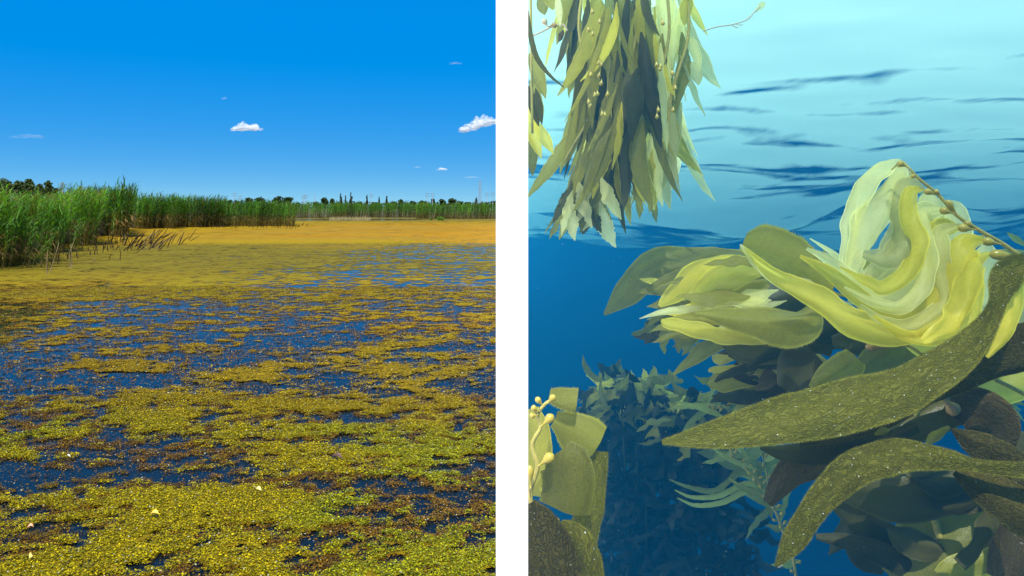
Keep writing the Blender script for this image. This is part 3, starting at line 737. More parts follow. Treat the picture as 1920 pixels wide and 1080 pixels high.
K_shade = kelp_mat('kelp_shade', (.016, .017, .010), (.025, .026, .01), .35, wrinkle=.4)  # near-black kelp colour that carries the far mounds' self-shade
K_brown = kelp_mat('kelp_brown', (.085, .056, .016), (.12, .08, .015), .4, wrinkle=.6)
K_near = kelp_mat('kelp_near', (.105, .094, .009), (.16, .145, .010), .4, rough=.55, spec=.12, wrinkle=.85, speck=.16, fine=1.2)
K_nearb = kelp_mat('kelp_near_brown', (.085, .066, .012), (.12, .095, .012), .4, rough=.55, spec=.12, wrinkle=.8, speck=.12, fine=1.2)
K_stem = simple_mat('kelp_stem', (.38, .30, .06), rough=.35, spec=.5, noise=.2, nscale=40)
K_blad = simple_mat('kelp_bladder', (.40, .29, .03), rough=.25, spec=.5, noise=.15, nscale=30)
K_bladb = simple_mat('kelp_bladder_brown', (.35, .2, .06), rough=.25, spec=.5, noise=.2, nscale=30)

CAMP = np.array([0, 0, CAM_H])
def crom(P, n):
    P = np.asarray(P, float); k = len(P); out = []
    Q = np.vstack([2 * P[0] - P[1], P, 2 * P[-1] - P[-2]])
    for i in range(n):
        s = i / (n - 1) * (k - 1); j = min(int(s), k - 2); t = s - j
        a, b, c, d = Q[j], Q[j + 1], Q[j + 2], Q[j + 3]
        out.append(.5 * ((2 * b) + (c - a) * t + (2 * a - 5 * b + 4 * c - d) * t * t + (3 * b - a - 3 * c + d) * t ** 3))
    return np.array(out)

def blade(parent, pts, mat, d=3.6, roll=None, cup=.15, ruffle=.08, freq=7.0, teeth=0, nl=None, na=9, label=None, rolls=None, dz=(0, 0), rag=.015, fold=.05, collect=None):
    """pts: (px, py, width px[, depth]); a thin ribbon with real width, cupped and ruffled"""
    P = np.array([(q[0], q[1], (q[3] if len(q) > 3 else d), q[2], 0.0) for q in pts], float)
    if roll is None: roll = random.uniform(-32, 32)
    P[:, 4] = roll if rolls is None else rolls
    P[:, 2] += np.linspace(dz[0], dz[1], len(P))
    nl = nl or max(12, 5 * (len(pts) - 1) + 4)
    S = crom(P, nl); S[:, 3] = np.maximum(S[:, 3], 1.0)
    C = np.stack([(S[:, 0] - 960) / F * S[:, 2], S[:, 2], CAM_H - (S[:, 1] - HOR) / F * S[:, 2]], 1)
    Wd = S[:, 3] / F * S[:, 2]
    T = np.gradient(C, axis=0); T /= np.linalg.norm(T, axis=1)[:, None] + 1e-9
    Vw = CAMP - C; Vw /= np.linalg.norm(Vw, axis=1)[:, None]
    Sd = np.cross(T, Vw); Sd /= np.linalg.norm(Sd, axis=1)[:, None] + 1e-9
    Dp = np.cross(Sd, T); ro = np.radians(S[:, 4])[:, None]
    Wv = Sd * np.cos(ro) + Dp * np.sin(ro); Nv = np.cross(T, Wv)
    Wd = Wd / np.maximum(.45, np.abs(np.cos(ro[:, 0])))          # keep the seen width near what is asked
    arc = np.concatenate([[0], np.cumsum(np.linalg.norm(np.diff(C, axis=0), axis=1))])
    us = np.linspace(-1, 1, na); ph = random.uniform(0, 6.28); ph2 = random.uniform(0, 6.28); ph3 = random.uniform(0, 6.28)
    Wmax = Wd.max(); V, UV = [], []
    off = random.uniform(0, 20); jag = rng.normal(0, rag, (nl, 2))
    for i in range(nl):
        for u in us:
            wj = 1 + (jag[i, 0 if u < 0 else 1] * abs(u))
            ruf = ruffle * abs(u) ** 1.6 * Wd[i] * math.sin(arc[i] / max(Wmax, .02) * freq * .6 + (ph if u < 0 else ph2))
            V.append(C[i] + Wv[i] * (u * Wd[i] * .5 * wj) + Nv[i] * (cup * Wd[i] * (u * u - .4) + ruf + fold * Wd[i] * math.sin(u * 3.6 + ph3 + arc[i] / max(Wmax, .02) * .8))); UV.append((u * Wd[i] * .5 + off, arc[i]))
    Fc = [(i * na + k, i * na + k + 1, (i + 1) * na + k + 1, (i + 1) * na + k) for i in range(nl - 1) for k in range(na - 1)]
    if teeth:
        L = arc[-1]; nt_ = int(L / teeth)
        for side, u0 in ((-1, 0), (1, na - 1)):
            for q in range(nt_):
                s = (q + random.random() * .6) / nt_ * (nl - 1.01); i = int(s); t = s - i
                i2 = min(i + 1, nl - 1)
                a = np.array(V[i * na + u0]) * (1 - t) + np.array(V[i2 * na + u0]) * t
                tw = T[i]; out_ = Wv[i] * side * teeth * random.uniform(.9, 1.6) + tw * teeth * random.uniform(.2, .8)
                if Wd[i] < teeth * 4: continue
                b = len(V); w2 = teeth * .22; inn = -Wv[i] * side * teeth * .15
                V += [a - tw * w2 + inn, a + tw * w2 + inn, a + out_]; UV += [UV[i * na + u0]] * 3; Fc.append((b, b + 1, b + 2))
    V = np.array(V); V[:, 0] = np.maximum(V[:, 0], TX0 + .008); V[:, 1] = np.maximum(V[:, 1], TY0 + .02)
    if collect is not None:
        collect.append((V - np.array(parent.location), Fc, UV)); return None
    me = poly_mesh('blade', V - np.array(parent.location), Fc, mat, uv=UV)
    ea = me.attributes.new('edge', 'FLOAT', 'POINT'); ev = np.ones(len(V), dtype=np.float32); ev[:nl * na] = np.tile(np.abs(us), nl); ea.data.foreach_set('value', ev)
    o = link('blade', me, parent)
    if label: o['label'] = label
    return o

def stipe(parent, pts, r_px, mat=None, d=3.6, n=None, name='stipe'):
    P = np.array([(q[0], q[1], q[2] if len(q) > 2 else d) for q in pts], float)
    S = crom(P, n or 5 * len(pts)); C = np.array([at(*q) for q in S]); C[:, 0] = np.maximum(C[:, 0], TX0 + .012)
    rad = r_px / F * S[:, 2]
    if hasattr(r_px, '__len__'): pass
    V, Fc = tube_arrays(list(C - np.array(parent.location)), list(rad), 7)
    return link(name, poly_mesh(name, V, Fc, mat or K_stem), parent)

def bladder(parent, a, b, r_px, mat=None, d=3.6):
    """pear shaped float from its stalk end a to its round end b"""
    A, B = at(a[0], a[1], d), at(b[0], b[1], d); A[0] = max(A[0], TX0 + .015); B[0] = max(B[0], TX0 + .015)
    r = r_px / F * d; prof = [(0, .16), (.2, .2), (.38, .42), (.55, .82), (.72, 1.0), (.86, .86), (.95, .5), (1, .15)]
    pts = [A + (B - A) * t - np.array(parent.location) for t, _ in prof]
    V, Fc = tube_arrays(pts, [r * q for _, q in prof], 10)
    return link('bladder', poly_mesh('bladder', V, Fc, mat or K_blad), parent)

def rblade(parent, px, py, ang, L, W, d, mat, bend=0.0, **kw):
    """a simple blade growing from (px, py) at a picture angle, bending evenly"""
    pts = []; a = R(ang); n = 5; x, y = px, py
    prof = [.10, .72, 1.0, .92, .62, .05]
    for i in range(n + 1):
        pts.append((x, y, W * prof[i], d + kw.get('dd', 0) * i / n)); a2 = a + R(bend) * i / n
        x += math.cos(a2) * L / n; y -= math.sin(a2) * L / n
    kw.pop('dd', None)
    return blade(parent, pts, mat, **kw)

# --- A: the frond arching up at the right
D0 = 3.7
A = thing('giant_kelp', at(1990, 540, D0), 'pale golden giant kelp frond arching up at right, bladders along its stem', 'kelp', 'giant kelp plants')
stipe(A, [(1672, 318, 3.75), (1690, 303, 3.74), (1705, 316), (1722, 334), (1760, 366), (1793, 403), (1837, 432), (1880, 457), (1920, 484), (2000, 530)], np.linspace(1.8, 4.8, 50), d=D0)
for (a, b, r) in (((1757, 366), (1733, 357), 6.5), ((1790, 401), (1762, 393), 7.5), ((1831, 431), (1796, 426), 8.5), ((1878, 458), (1841, 451), 8.5), ((1918, 483), (1854, 476), 10.5), ((1795, 402), (1775, 375), 6), ((1765, 368), (1752, 356), 5), ((1720, 333), (1708, 329), 5), ((1834, 430), (1808, 416), 6), ((1702, 313), (1682, 305), 7)):
    bladder(A, a, b, r, d=D0 - .02)
# pale arching blades (px, py, width)
blade(A, [(1688, 304, 12), (1662, 312, 26), (1628, 338, 38), (1607, 385, 36), (1598, 430, 34), (1588, 480, 26), (1578, 525, 8)], K_pale, 3.82, rolls=[20, -38, -22, 8, 38, 12, -18], dz=(.16, -.16), cup=.2, fold=.13, ruffle=.1, nl=48)
blade(A, [(1690, 308, 14), (1676, 340, 42), (1652, 390, 58), (1625, 432, 56), (1606, 480, 40), (1596, 530, 16)], K_pale, 3.78, rolls=[-38, -22, 8, 38, 12, -18], dz=(.16, -.16), cup=.2, fold=.13, ruffle=.1, nl=42)
blade(A, [(1714, 330, 10), (1698, 334, 34), (1690, 360, 44), (1694, 395, 34), (1680, 440, 40), (1650, 490, 34), (1622, 530, 12)], K_pale, 3.86, rolls=[-22, 8, 38, 12, -18, -40, -20], dz=(.16, -.16), cup=.2, fold=.13, ruffle=.1, nl=48)
blade(A, [(1735, 358, 10), (1706, 354, 34), (1690, 380, 50), (1694, 418, 46), (1688, 455, 46), (1664, 482, 44), (1618, 476, 14)], K_pale, 3.74, rolls=[8, 38, 12, -18, -40, -20, 10], dz=(.16, -.16), cup=.2, fold=.13, ruffle=.1, nl=48)
blade(A, [(1752, 360, 10), (1740, 375, 40), (1738, 410, 52), (1730, 450, 48), (1700, 500, 44), (1660, 520, 34), (1610, 510, 10)], K_pale, 3.92, rolls=[20, -38, -22, 8, 38, 12, -18], dz=(.16, -.16), cup=.2, fold=.13, ruffle=.1, nl=48)
blade(A, [(1766, 395, 12), (1735, 396, 40), (1722, 422, 54), (1733, 462, 52), (1722, 508, 50), (1685, 545, 44), (1640, 548, 40), (1597, 520, 30), (1553, 487, 20), (1512, 466, 5)], K_pale, 3.68, rolls=[-38, -22, 8, 38, 12, -18, -40, -20, 10, 30], dz=(.16, -.16), cup=.2, fold=.13, ruffle=.1, nl=66)
blade(A, [(1778, 378, 8), (1785, 395, 50), (1790, 430, 62), (1782, 480, 60), (1760, 530, 50), (1720, 570, 30)], K_pale, 3.95, rolls=[-22, 8, 38, 12, -18, -40], dz=(.16, -.16), cup=.2, fold=.13, ruffle=.1, nl=42)
blade(A, [(1798, 426, 12), (1769, 432, 40), (1758, 460, 56), (1764, 500, 52), (1756, 547, 50), (1728, 585, 40), (1687, 598, 36), (1640, 582, 36), (1600, 548, 32), (1553, 510, 24), (1500, 480, 6)], K_gold, 3.6, rolls=[8, 38, 12, -18, -40, -20, 10, 30, 0, 20, -38], dz=(.16, -.16), cup=.2, fold=.13, ruffle=.1, nl=72)
blade(A, [(1842, 450, 12), (1810, 456, 44), (1796, 490, 62), (1794, 547, 60), (1772, 592, 52), (1726, 622, 46), (1660, 622, 52), (1593, 596, 50), (1530, 556, 44), (1463, 522, 30), (1420, 490, 16), (1391, 462, 5)], K_gold, 3.5, roll=-10, rolls=[0, -25, -35, -20, 0, 15, -15, -35, -25, 20, 45, 30], dz=(.15, -.12), cup=.2, fold=.13, nl=72)
blade(A, [(1855, 476, 10), (1826, 492, 30), (1812, 525, 44), (1802, 565, 42), (1778, 605, 38), (1730, 640, 12)], K_gold, 3.44, rolls=[20, -38, -22, 8, 38, 12], dz=(.16, -.16), cup=.2, fold=.13, ruffle=.1, nl=42)
blade(A, [(1850, 455, 10), (1840, 500, 70), (1832, 560, 92), (1806, 620, 80), (1760, 660, 30)], K_pale, 3.9, rolls=[-38, -22, 8, 38, 12], dz=(.16, -.16), cup=.2, fold=.13, ruffle=.1, nl=36)
blade(A, [(1600, 470, 14), (1640, 500, 44), (1690, 520, 50), (1740, 540, 40)], K_gold, 3.98, rolls=[-22, 8, 38, 12], dz=(.16, -.16), cup=.2, fold=.13, ruffle=.1, nl=30)
blade(A, [(1590, 560, 16), (1640, 560, 40), (1700, 550, 46), (1760, 560, 20)], K_pale, 4.05, rolls=[8, 38, 12, -18], dz=(.16, -.16), cup=.2, fold=.13, ruffle=.1, nl=30)
blade(A, [(1700, 560, 30), (1690, 600, 60), (1740, 640, 70), (1800, 640, 40)], K_gold, 4.0, rolls=[20, -38, -22, 8], dz=(.16, -.16), cup=.2, fold=.13, ruffle=.1, nl=30)
blade(A, [(1562, 540, 14), (1528, 512, 54), (1490, 484, 78), (1450, 466, 80), (1418, 458, 66), (1394, 452, 30)], K_olive, 3.58, rolls=[-40, -15, 0, 10, 25, 40], teeth=.008, cup=.14)
blade(A, [(1588, 615, 20), (1530, 545, 36), (1470, 530, 28), (1420, 500, 14), (1388, 458, 4)], K_pale, 3.52, rolls=[-38, -22, 8, 38, 12], dz=(.16, -.16), cup=.2, fold=.13, ruffle=.1, nl=36)
for (dx, dy, ws, mt, d_) in ((-14, 22, .55, K_pale, 3.9), (10, -16, .5, K_pale, 3.98), (22, 10, .6, K_gold, 3.86), (-6, 40, .45, K_gold, 4.0)):
    path = [(1766, 395, 10), (1737, 402, 40), (1728, 432, 52), (1738, 472, 50), (1726, 520, 50), (1690, 560, 46), (1640, 566, 42), (1594, 538, 34), (1545, 503, 22), (1496, 476, 4)]
    blade(A, [(x + dx * (i / 4), y + dy * (i / 5), w * ws) for i, (x, y, w) in enumerate(path)], mt, d_, rolls=[random.uniform(-45, 45) for _ in path], dz=(.14, -.14), cup=.2, fold=.13, nl=66)
blade(A, [(1940, 492, 20), (1906, 500, 40), (1893, 535, 46), (1896, 580, 40), (1880, 630, 30), (1850, 670, 8)], K_gold, 3.32, rolls=[10, -30, -20, 15, 30, 10], dz=(.05, -.05), cup=.2, fold=.12, nl=40)
blade(A, [(1945, 520, 20), (1918, 530, 44), (1912, 580, 52), (1918, 640, 44), (1900, 700, 10)], K_pale, 3.5, rolls=[10, -30, 20, 15, 0], cup=.2, fold=.12, nl=36)
for (bx, by, k) in ((1733, 357, .8), (1762, 393, .9), (1796, 426, 1.0), (1841, 451, 1.05)):
    path = [(bx, by, 8), (bx - 26, by + 8, 26), (bx - 36, by + 46, 34), (bx - 24, by + 96, 32), (bx - 36 * k, by + 150, 32), (bx - 86 * k, by + 182, 28), (bx - 140 * k, by + 176, 20), (bx - 190 * k, by + 146, 4)]
    blade(A, [(x + random.uniform(-8, 8), y + random.uniform(-6, 6), w) for x, y, w in path], random.choice([K_pale, K_gold]), 3.56, rolls=[random.uniform(-50, 40) for _ in path], dz=(.16, -.12), cup=.2, fold=.13, nl=56)
stipe(A, [(1545, 470), (1556, 505), (1560, 545), (1600, 560), (1660, 590), (1720, 620)], 2.6, d=3.9)
bladder(A, (1550, 482), (1553, 506), 6, d=3.88); bladder(A, (1628, 560), (1650, 580), 6, K_bladb, d=3.9); bladder(A, (1556, 520), (1560, 540), 5, d=3.88)
stipe(A, [(1565, 530), (1620, 565), (1690, 600)], 2.0, d=3.95)

# --- B: the plant streaming left in the middle
B = thing('giant_kelp', at(1560, 700, 4.2), 'olive giant kelp in the middle whose pointed blades stream to the left', 'kelp', 'giant kelp plants')
stipe(B, [(1345, 555, 4.5), (1420, 580, 4.4), (1500, 640, 4.3), (1560, 690, 4.2), (1640, 760, 4.1), (1720, 900, 4.1), (1760, 1150, 4.1)], 5, K_stem)
blade(B, [(1412, 482, 24), (1345, 484, 46), (1282, 490, 64), (1222, 504, 66), (1180, 545, 52), (1133, 590, 6)], K_olive, 5.2, roll=-24, fold=.13)
blade(B, [(1395, 478, 24), (1330, 486, 56), (1262, 500, 60), (1215, 520, 52), (1172, 560, 20)], K_gold, 5.4, roll=-24, fold=.13)
blade(B, [(1390, 492, 30), (1330, 506, 56), (1268, 532, 44), (1196, 549, 5)], K_olive, 4.8, roll=-34, fold=.13)
blade(B, [(1410, 490, 20), (1350, 492, 46), (1300, 515, 50), (1262, 548, 34), (1236, 574, 6)], K_gold, 4.6, roll=-36, fold=.13)
blade(B, [(1440, 508, 18), (1385, 512, 52), (1340, 535, 58), (1315, 562, 44), (1298, 588, 6)], K_gold, 4.2, rolls=[40, 20, 0, -20, -35], fold=.13)
blade(B, [(1440, 530, 16), (1400, 545, 40), (1350, 565, 34), (1310, 580, 8)], K_olive, 4.25, roll=-14, fold=.13)
blade(B, [(1430, 550, 30), (1340, 571, 26), (1280, 583, 18), (1232, 587, 4)], K_gold, 4.3, roll=-44, fold=.13)
blade(B, [(1436, 642, 8), (1362, 626, 30), (1292, 612, 26), (1252, 606, 18), (1240, 600, 5)], K_gold, 4.05, roll=-39, fold=.13)
blade(B, [(1420, 600, 20), (1340, 596, 22), (1290, 594, 14), (1248, 600, 4)], K_gold, 4.15, roll=-24, fold=.13)
blade(B, [(1530, 575, 20), (1506, 604, 66), (1450, 606, 68), (1385, 596, 44), (1302, 586, 4)], K_olive, 3.95, roll=-26, teeth=.008, fold=.13)
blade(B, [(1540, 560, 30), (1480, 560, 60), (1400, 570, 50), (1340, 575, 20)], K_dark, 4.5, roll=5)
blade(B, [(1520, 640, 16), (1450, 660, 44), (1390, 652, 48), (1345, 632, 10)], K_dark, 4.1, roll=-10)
blade(B, [(1350, 638, 26), (1318, 655, 30), (1290, 680, 18), (1262, 702, 4)], K_olive, 4.8, roll=-29, fold=.13)
blade(B, [(1470, 700, 24), (1400, 700, 46), (1350, 712, 40), (1328, 722, 10)], K_olive, 4.5, roll=-26, fold=.13)
blade(B, [(1490, 740, 30), (1440, 746, 50), (1395, 738, 40), (1370, 725, 10)], K_brown, 4.6, roll=-10)
blade(B, [(1460, 690, 12), (1410, 688, 16), (1360, 704, 14), (1340, 716, 4)], K_dark, 4.3, roll=20)
blade(B, [(1470, 730, 30), (1500, 690, 88), (1530, 665, 60)], K_dark, 4.0, roll=0)
blade(B, [(1520, 728, 8), (1560, 703, 44), (1590, 688, 56), (1606, 670, 36)], K_olive, 3.9, roll=-39, fold=.13)
blade(B, [(1440, 662, 5), (1400, 660, 16), (1350, 672, 22), (1335, 668, 5)], K_gold, 4.4, roll=-24, fold=.13)
blade(B, [(1420, 690, 5), (1380, 690, 14), (1340, 692, 12), (1328, 696, 4)], K_gold, 4.45, roll=-24, fold=.13)
blade(B, [(1560, 660, 20), (1500, 648, 30), (1440, 668, 20), (1400, 690, 4)], K_dark, 4.05, roll=30)
blade(B, [(1610, 700, 30), (1650, 680, 70), (1720, 650, 84), (1800, 620, 60)], K_olive, 4.15, roll=-22, fold=.13)
blade(B, [(1560, 640, 20), (1620, 640, 60), (1690, 640, 60), (1740, 660, 20)], K_dark, 4.25, roll=12)
blade(B, [(1480, 640, 30), (1540, 620, 70), (1600, 625, 60), (1650, 650, 20)], K_dark, 4.35, roll=0)
for i in range(22):
    y = random.uniform(482, 612); x = random.uniform(1360, 1480)
    rblade(B, x, y, random.uniform(170, 196), random.uniform(110, 190), random.uniform(12, 28), random.uniform(4.1, 4.9), random.choice([K_gold, K_olive, K_olive, K_pale]), bend=random.uniform(0, 38), roll=random.uniform(-65, -10), ruffle=.14, nl=22)
for i in range(30):
    rblade(B, random.uniform(1330, 1440), random.uniform(500, 600), random.uniform(168, 205), random.uniform(90, 165), random.uniform(16, 36), random.uniform(4.7, 5.6), random.choice([K_olive, K_olive, K_gold, K_dark]), bend=random.uniform(-5, 40), roll=random.uniform(-60, 10), ruffle=.16)
for i in range(12):
    rblade(B, random.uniform(1220, 1330), random.uniform(590, 625), random.uniform(200, 275), random.uniform(35, 70), random.uniform(14, 24), random.uniform(5.0, 5.6), random.choice([K_olive, K_brown]), bend=random.uniform(-40, 40), ruffle=.2, rag=.14)
for i in range(34):
    rblade(B, random.uniform(1440, 1570), random.uniform(620, 740), random.uniform(150, 225), random.uniform(70, 140), random.uniform(22, 50), random.uniform(4.2, 5.0), random.choice([K_olive, K_dark, K_brown, K_dark]), bend=random.uniform(-50, 50), roll=random.uniform(-70, 30), ruffle=.16)
bladder(B, (1668, 652), (1622, 650), 8, K_bladb, d=3.85); stipe(B, [(1664, 652), (1700, 648), (1730, 665)], 3, K_stem, d=3.85)

# --- C: the near frond with two long wrinkled blades
N_ = thing('giant_kelp', at(1990, 800, 3.3), 'nearest giant kelp with two long speckled wrinkled blades reaching left', 'kelp', 'giant kelp plants')
stipe(N_, [(1945, 440, 3.5), (1975, 600, 3.4), (1985, 800, 3.3), (1980, 1000, 3.3), (1960, 1250, 3.3)], 9, K_stem)
blade(N_, [(1950, 490, 14), (1905, 498, 46), (1884, 528, 52), (1870, 568, 30), (1848, 612, 40), (1800, 662, 66), (1718, 716, 82), (1615, 752, 98), (1519, 776, 92), (1423, 797, 76), (1326, 818, 46), (1241, 829, 8)], K_near, 3.25, rolls=[10, 10, 25, 45, 15, -12, -22, -20, -14, -10, -8, -5], na=9, nl=64, cup=.04, ruffle=.05, rag=.012, teeth=.005, label='largest long speckled blade ending in a point at the left')
blade(N_, [(1950, 640, 80), (1880, 668, 78), (1800, 706, 54), (1720, 748, 44), (1640, 790, 44), (1560, 822, 34), (1500, 834, 8)], K_nearb, 3.4, roll=35, na=9)
blade(N_, [(1950, 884, 34), (1838, 874, 24), (1772, 859, 40), (1702, 851, 58), (1642, 860, 64), (1592, 886, 62), (1552, 922, 54), (1518, 966, 46), (1488, 1014, 42), (1455, 1062, 6)], K_near, 3.15, rolls=[0, -5, -20, -28, -25, -18, -8, 0, 8, 10], na=9, nl=56, cup=.05, ruffle=.05, rag=.012, teeth=.005, label='long speckled blade curving down to a point at the bottom')
blade(N_, [(1960, 905, 60), (1890, 866, 66), (1835, 836, 54), (1785, 805, 6)], K_nearb, 3.3, roll=-10, na=9)
blade(N_, [(1790, 880, 20), (1850, 915, 64), (1905, 950, 84), (1960, 980, 80)], K_nearb, 3.22, roll=15, na=9)
blade(N_, [(1780, 760, 40), (1830, 768, 86), (1870, 800, 80), (1890, 850, 20)], K_brown, 3.5, roll=-10)
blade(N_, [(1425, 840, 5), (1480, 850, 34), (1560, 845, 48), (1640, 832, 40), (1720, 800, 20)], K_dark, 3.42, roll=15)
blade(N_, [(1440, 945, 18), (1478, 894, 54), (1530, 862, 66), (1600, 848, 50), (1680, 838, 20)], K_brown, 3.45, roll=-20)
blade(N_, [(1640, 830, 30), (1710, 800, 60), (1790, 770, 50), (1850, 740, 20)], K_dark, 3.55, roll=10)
blade(N_, [(1810, 738, 20), (1870, 735, 52), (1930, 705, 66), (1980, 670, 40)], K_gold, 3.8, roll=-10)
blade(N_, [(1820, 690, 30), (1880, 640, 80), (1940, 610, 90)], K_olive, 3.6, roll=10)
blade(N_, [(1870, 560, 20), (1900, 570, 60), (1930, 600, 80), (1940, 680, 60)], K_pale, 3.85, roll=10)
blade(N_, [(1640, 815, 4), (1655, 808, 14), (1668, 806, 5)], K_gold, 3.38, roll=0, nl=8)
blade(N_, [(1735, 835, 4), (1752, 818, 18), (1780, 800, 6)], K_gold, 3.48, roll=20, nl=8)
bladder(N_, (1765, 745), (1796, 776), 14, K_bladb, d=3.45); bladder(N_, (1728, 765), (1716, 782), 5, K_blad, d=3.45)
stipe(N_, [(1985, 640), (1920, 620), (1880, 600)], 4, d=3.6); stipe(N_, [(1866, 712), (1900, 728), (1960, 760)], 4, K_stem, d=3.7)

# --- D: plant in the lower right corner, its shade put into dark blade colours
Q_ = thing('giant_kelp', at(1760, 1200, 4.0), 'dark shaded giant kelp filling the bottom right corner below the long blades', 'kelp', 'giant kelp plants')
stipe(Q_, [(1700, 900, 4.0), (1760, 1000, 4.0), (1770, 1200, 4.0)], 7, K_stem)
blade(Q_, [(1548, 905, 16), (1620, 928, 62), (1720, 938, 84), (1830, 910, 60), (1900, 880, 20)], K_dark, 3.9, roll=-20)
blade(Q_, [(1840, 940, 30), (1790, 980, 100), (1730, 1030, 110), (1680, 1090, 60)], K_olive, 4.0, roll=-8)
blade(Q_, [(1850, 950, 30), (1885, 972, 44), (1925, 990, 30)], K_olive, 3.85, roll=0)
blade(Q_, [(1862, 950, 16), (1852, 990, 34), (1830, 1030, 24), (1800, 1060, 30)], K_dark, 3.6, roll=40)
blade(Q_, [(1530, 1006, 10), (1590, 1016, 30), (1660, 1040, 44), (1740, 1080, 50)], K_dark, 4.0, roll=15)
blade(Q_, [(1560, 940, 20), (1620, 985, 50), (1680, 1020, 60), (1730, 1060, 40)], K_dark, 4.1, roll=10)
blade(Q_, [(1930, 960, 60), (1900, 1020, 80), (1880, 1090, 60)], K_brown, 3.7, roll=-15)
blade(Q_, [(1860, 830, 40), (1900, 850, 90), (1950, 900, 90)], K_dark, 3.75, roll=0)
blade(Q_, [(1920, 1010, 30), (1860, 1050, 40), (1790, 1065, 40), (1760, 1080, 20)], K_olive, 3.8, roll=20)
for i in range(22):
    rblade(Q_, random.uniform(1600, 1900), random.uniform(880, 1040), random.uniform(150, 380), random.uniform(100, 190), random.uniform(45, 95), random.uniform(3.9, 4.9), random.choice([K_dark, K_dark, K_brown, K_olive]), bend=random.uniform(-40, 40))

# --- E: lower left plant by the wall
E = thing('giant_kelp', at(1000, 1150, 3.3), 'yellow giant kelp beside the white wall with bladders on a zigzag stem', 'kelp', 'giant kelp plants')
stipe(E, [(1002, 1150), (999, 1000), (996, 950), (995, 917), (1008, 874), (998, 834), (1014, 800), (1008, 778), (1022, 758), (1034, 750)], np.linspace(5.5, 3.0, 50), d=3.2)
for (a, b, r) in (((1026, 757), (1041, 741), 6.5), ((1019, 762), (1005, 745), 6), ((1012, 770), (996, 763), 6), ((1009, 778), (993, 780), 6), ((1014, 800), (1038, 778), 9), ((1009, 874), (1038, 852), 10), ((995, 915), (993, 872), 8), ((1040, 990), (1041, 970), 9)):
    bladder(E, a, b, r, d=3.16)
for (a, b) in (((1008, 778), (1000, 768)), ((1008, 778), (1002, 779))): stipe(E, [(a[0], a[1]), ((a[0] + b[0]) / 2, (a[1] + b[1]) / 2 - 2), b], 2.4, d=3.18)
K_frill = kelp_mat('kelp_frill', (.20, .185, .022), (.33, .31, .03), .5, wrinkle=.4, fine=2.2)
blade(E, [(1030, 740, 22), (1052, 746, 38), (1082, 752, 48)], K_frill, 3.3, roll=8, teeth=.0065, label='topmost square ended blade with a fringed edge')
blade(E, [(1040, 785, 30), (1066, 800, 62), (1096, 822, 88), (1118, 838, 84)], K_frill, 3.34, roll=10, teeth=.0065)
blade(E, [(1046, 846, 60), (1062, 872, 96), (1064, 915, 100), (1056, 958, 96)], K_frill, 3.2, roll=-6, teeth=.0065, na=11)
blade(E, [(1128, 846, 24), (1116, 910, 46), (1100, 985, 56), (1084, 1060, 62), (1078, 1130, 60)], K_near, 3.36, roll=20, teeth=.0065)
blade(E, [(990, 945, 30), (1012, 990, 78), (1030, 1050, 110), (1036, 1120, 120)], K_nearb, 3.05, roll=10, teeth=.008, na=9)
blade(E, [(1046, 985, 26), (1074, 1015, 66), (1090, 1070, 84), (1094, 1130, 80)], K_near, 3.12, roll=-10, teeth=.0065)
blade(E, [(1000, 765, 20), (1010, 810, 46), (1012, 870, 50), (1008, 930, 40)], K_olive, 3.45, roll=10)

# --- F: hanging crown at the top
Hk = thing('giant_kelp', at(1180, -40, 4.6), 'thick bundle of giant kelp hanging down from the water surface at the top', 'kelp', 'giant kelp plants')
for sx in (1100, 1150, 1200, 1245, 1280):
    stipe(Hk, [(sx, -60, 4.6), (sx + random.uniform(-15, 15), 60, 4.6), (sx + random.uniform(-30, 20), 180, 4.6), (sx - 20 + random.uniform(-20, 20), 300, 4.6)], 3, K_stem)
lims = lambda y: (np.interp(y, [-60, 0, 100, 200, 300, 400], [1050, 1062, 1085, 1092, 1075, 1060]), np.interp(y, [-60, 0, 100, 200, 300, 400], [1300, 1298, 1292, 1290, 1268, 1215]))
for i in range(190):
    y = random.uniform(-70, 300); lo, hi = lims(y); q = random.random(); x = lo + 8 + (hi - lo - 16) * q
    L = random.uniform(110, 230); L = min(L, (455 if q < .35 else 395) - y); ang = 270 + random.gauss(0, 9) + (q - .5) * 10 + (-7 if y > 150 else 0)
    mt = random.choice([K_olive, K_gold, K_pale, K_pale, K_pale]) if q > .68 else (random.choice([K_dark, K_olive, K_olive, K_gold]) if q > .25 else random.choice([K_olive, K_olive, K_dark, K_gold]))  # paler blades on the right side paint in the light shining through
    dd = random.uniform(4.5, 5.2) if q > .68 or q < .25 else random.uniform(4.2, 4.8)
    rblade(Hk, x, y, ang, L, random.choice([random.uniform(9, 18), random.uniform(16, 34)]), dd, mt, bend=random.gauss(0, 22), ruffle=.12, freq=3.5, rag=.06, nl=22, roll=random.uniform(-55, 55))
for i in range(16):   # ragged lower tips at the left
    rblade(Hk, random.uniform(1065, 1135), random.uniform(330, 385), random.uniform(245, 290), random.uniform(55, 95), random.uniform(14, 30), random.uniform(4.5, 5.0), random.choice([K_olive, K_dark, K_pale]), bend=random.uniform(-25, 25), ruffle=.2, rag=.10)
for i in range(12):
    rblade(Hk, random.uniform(1140, 1250), random.uniform(290, 340), random.uniform(255, 285), random.uniform(60, 95), random.uniform(10, 20), random.uniform(4.5, 5.0), random.choice([K_gold, K_olive]), bend=random.uniform(-15, 15), ruffle=.2, rag=.10)
rblade(Hk, 1285, 60, 300, 80, 20, 4.6, K_pale, bend=-25); rblade(Hk, 1125, 225, 215, 50, 18, 4.6, K_dark, bend=20); rblade(Hk, 1290, 115, 310, 50, 26, 4.7, K_pale, bend=-40)
rblade(Hk, 1296, -10, 250, 60, 24, 4.6, K_gold, bend=20)
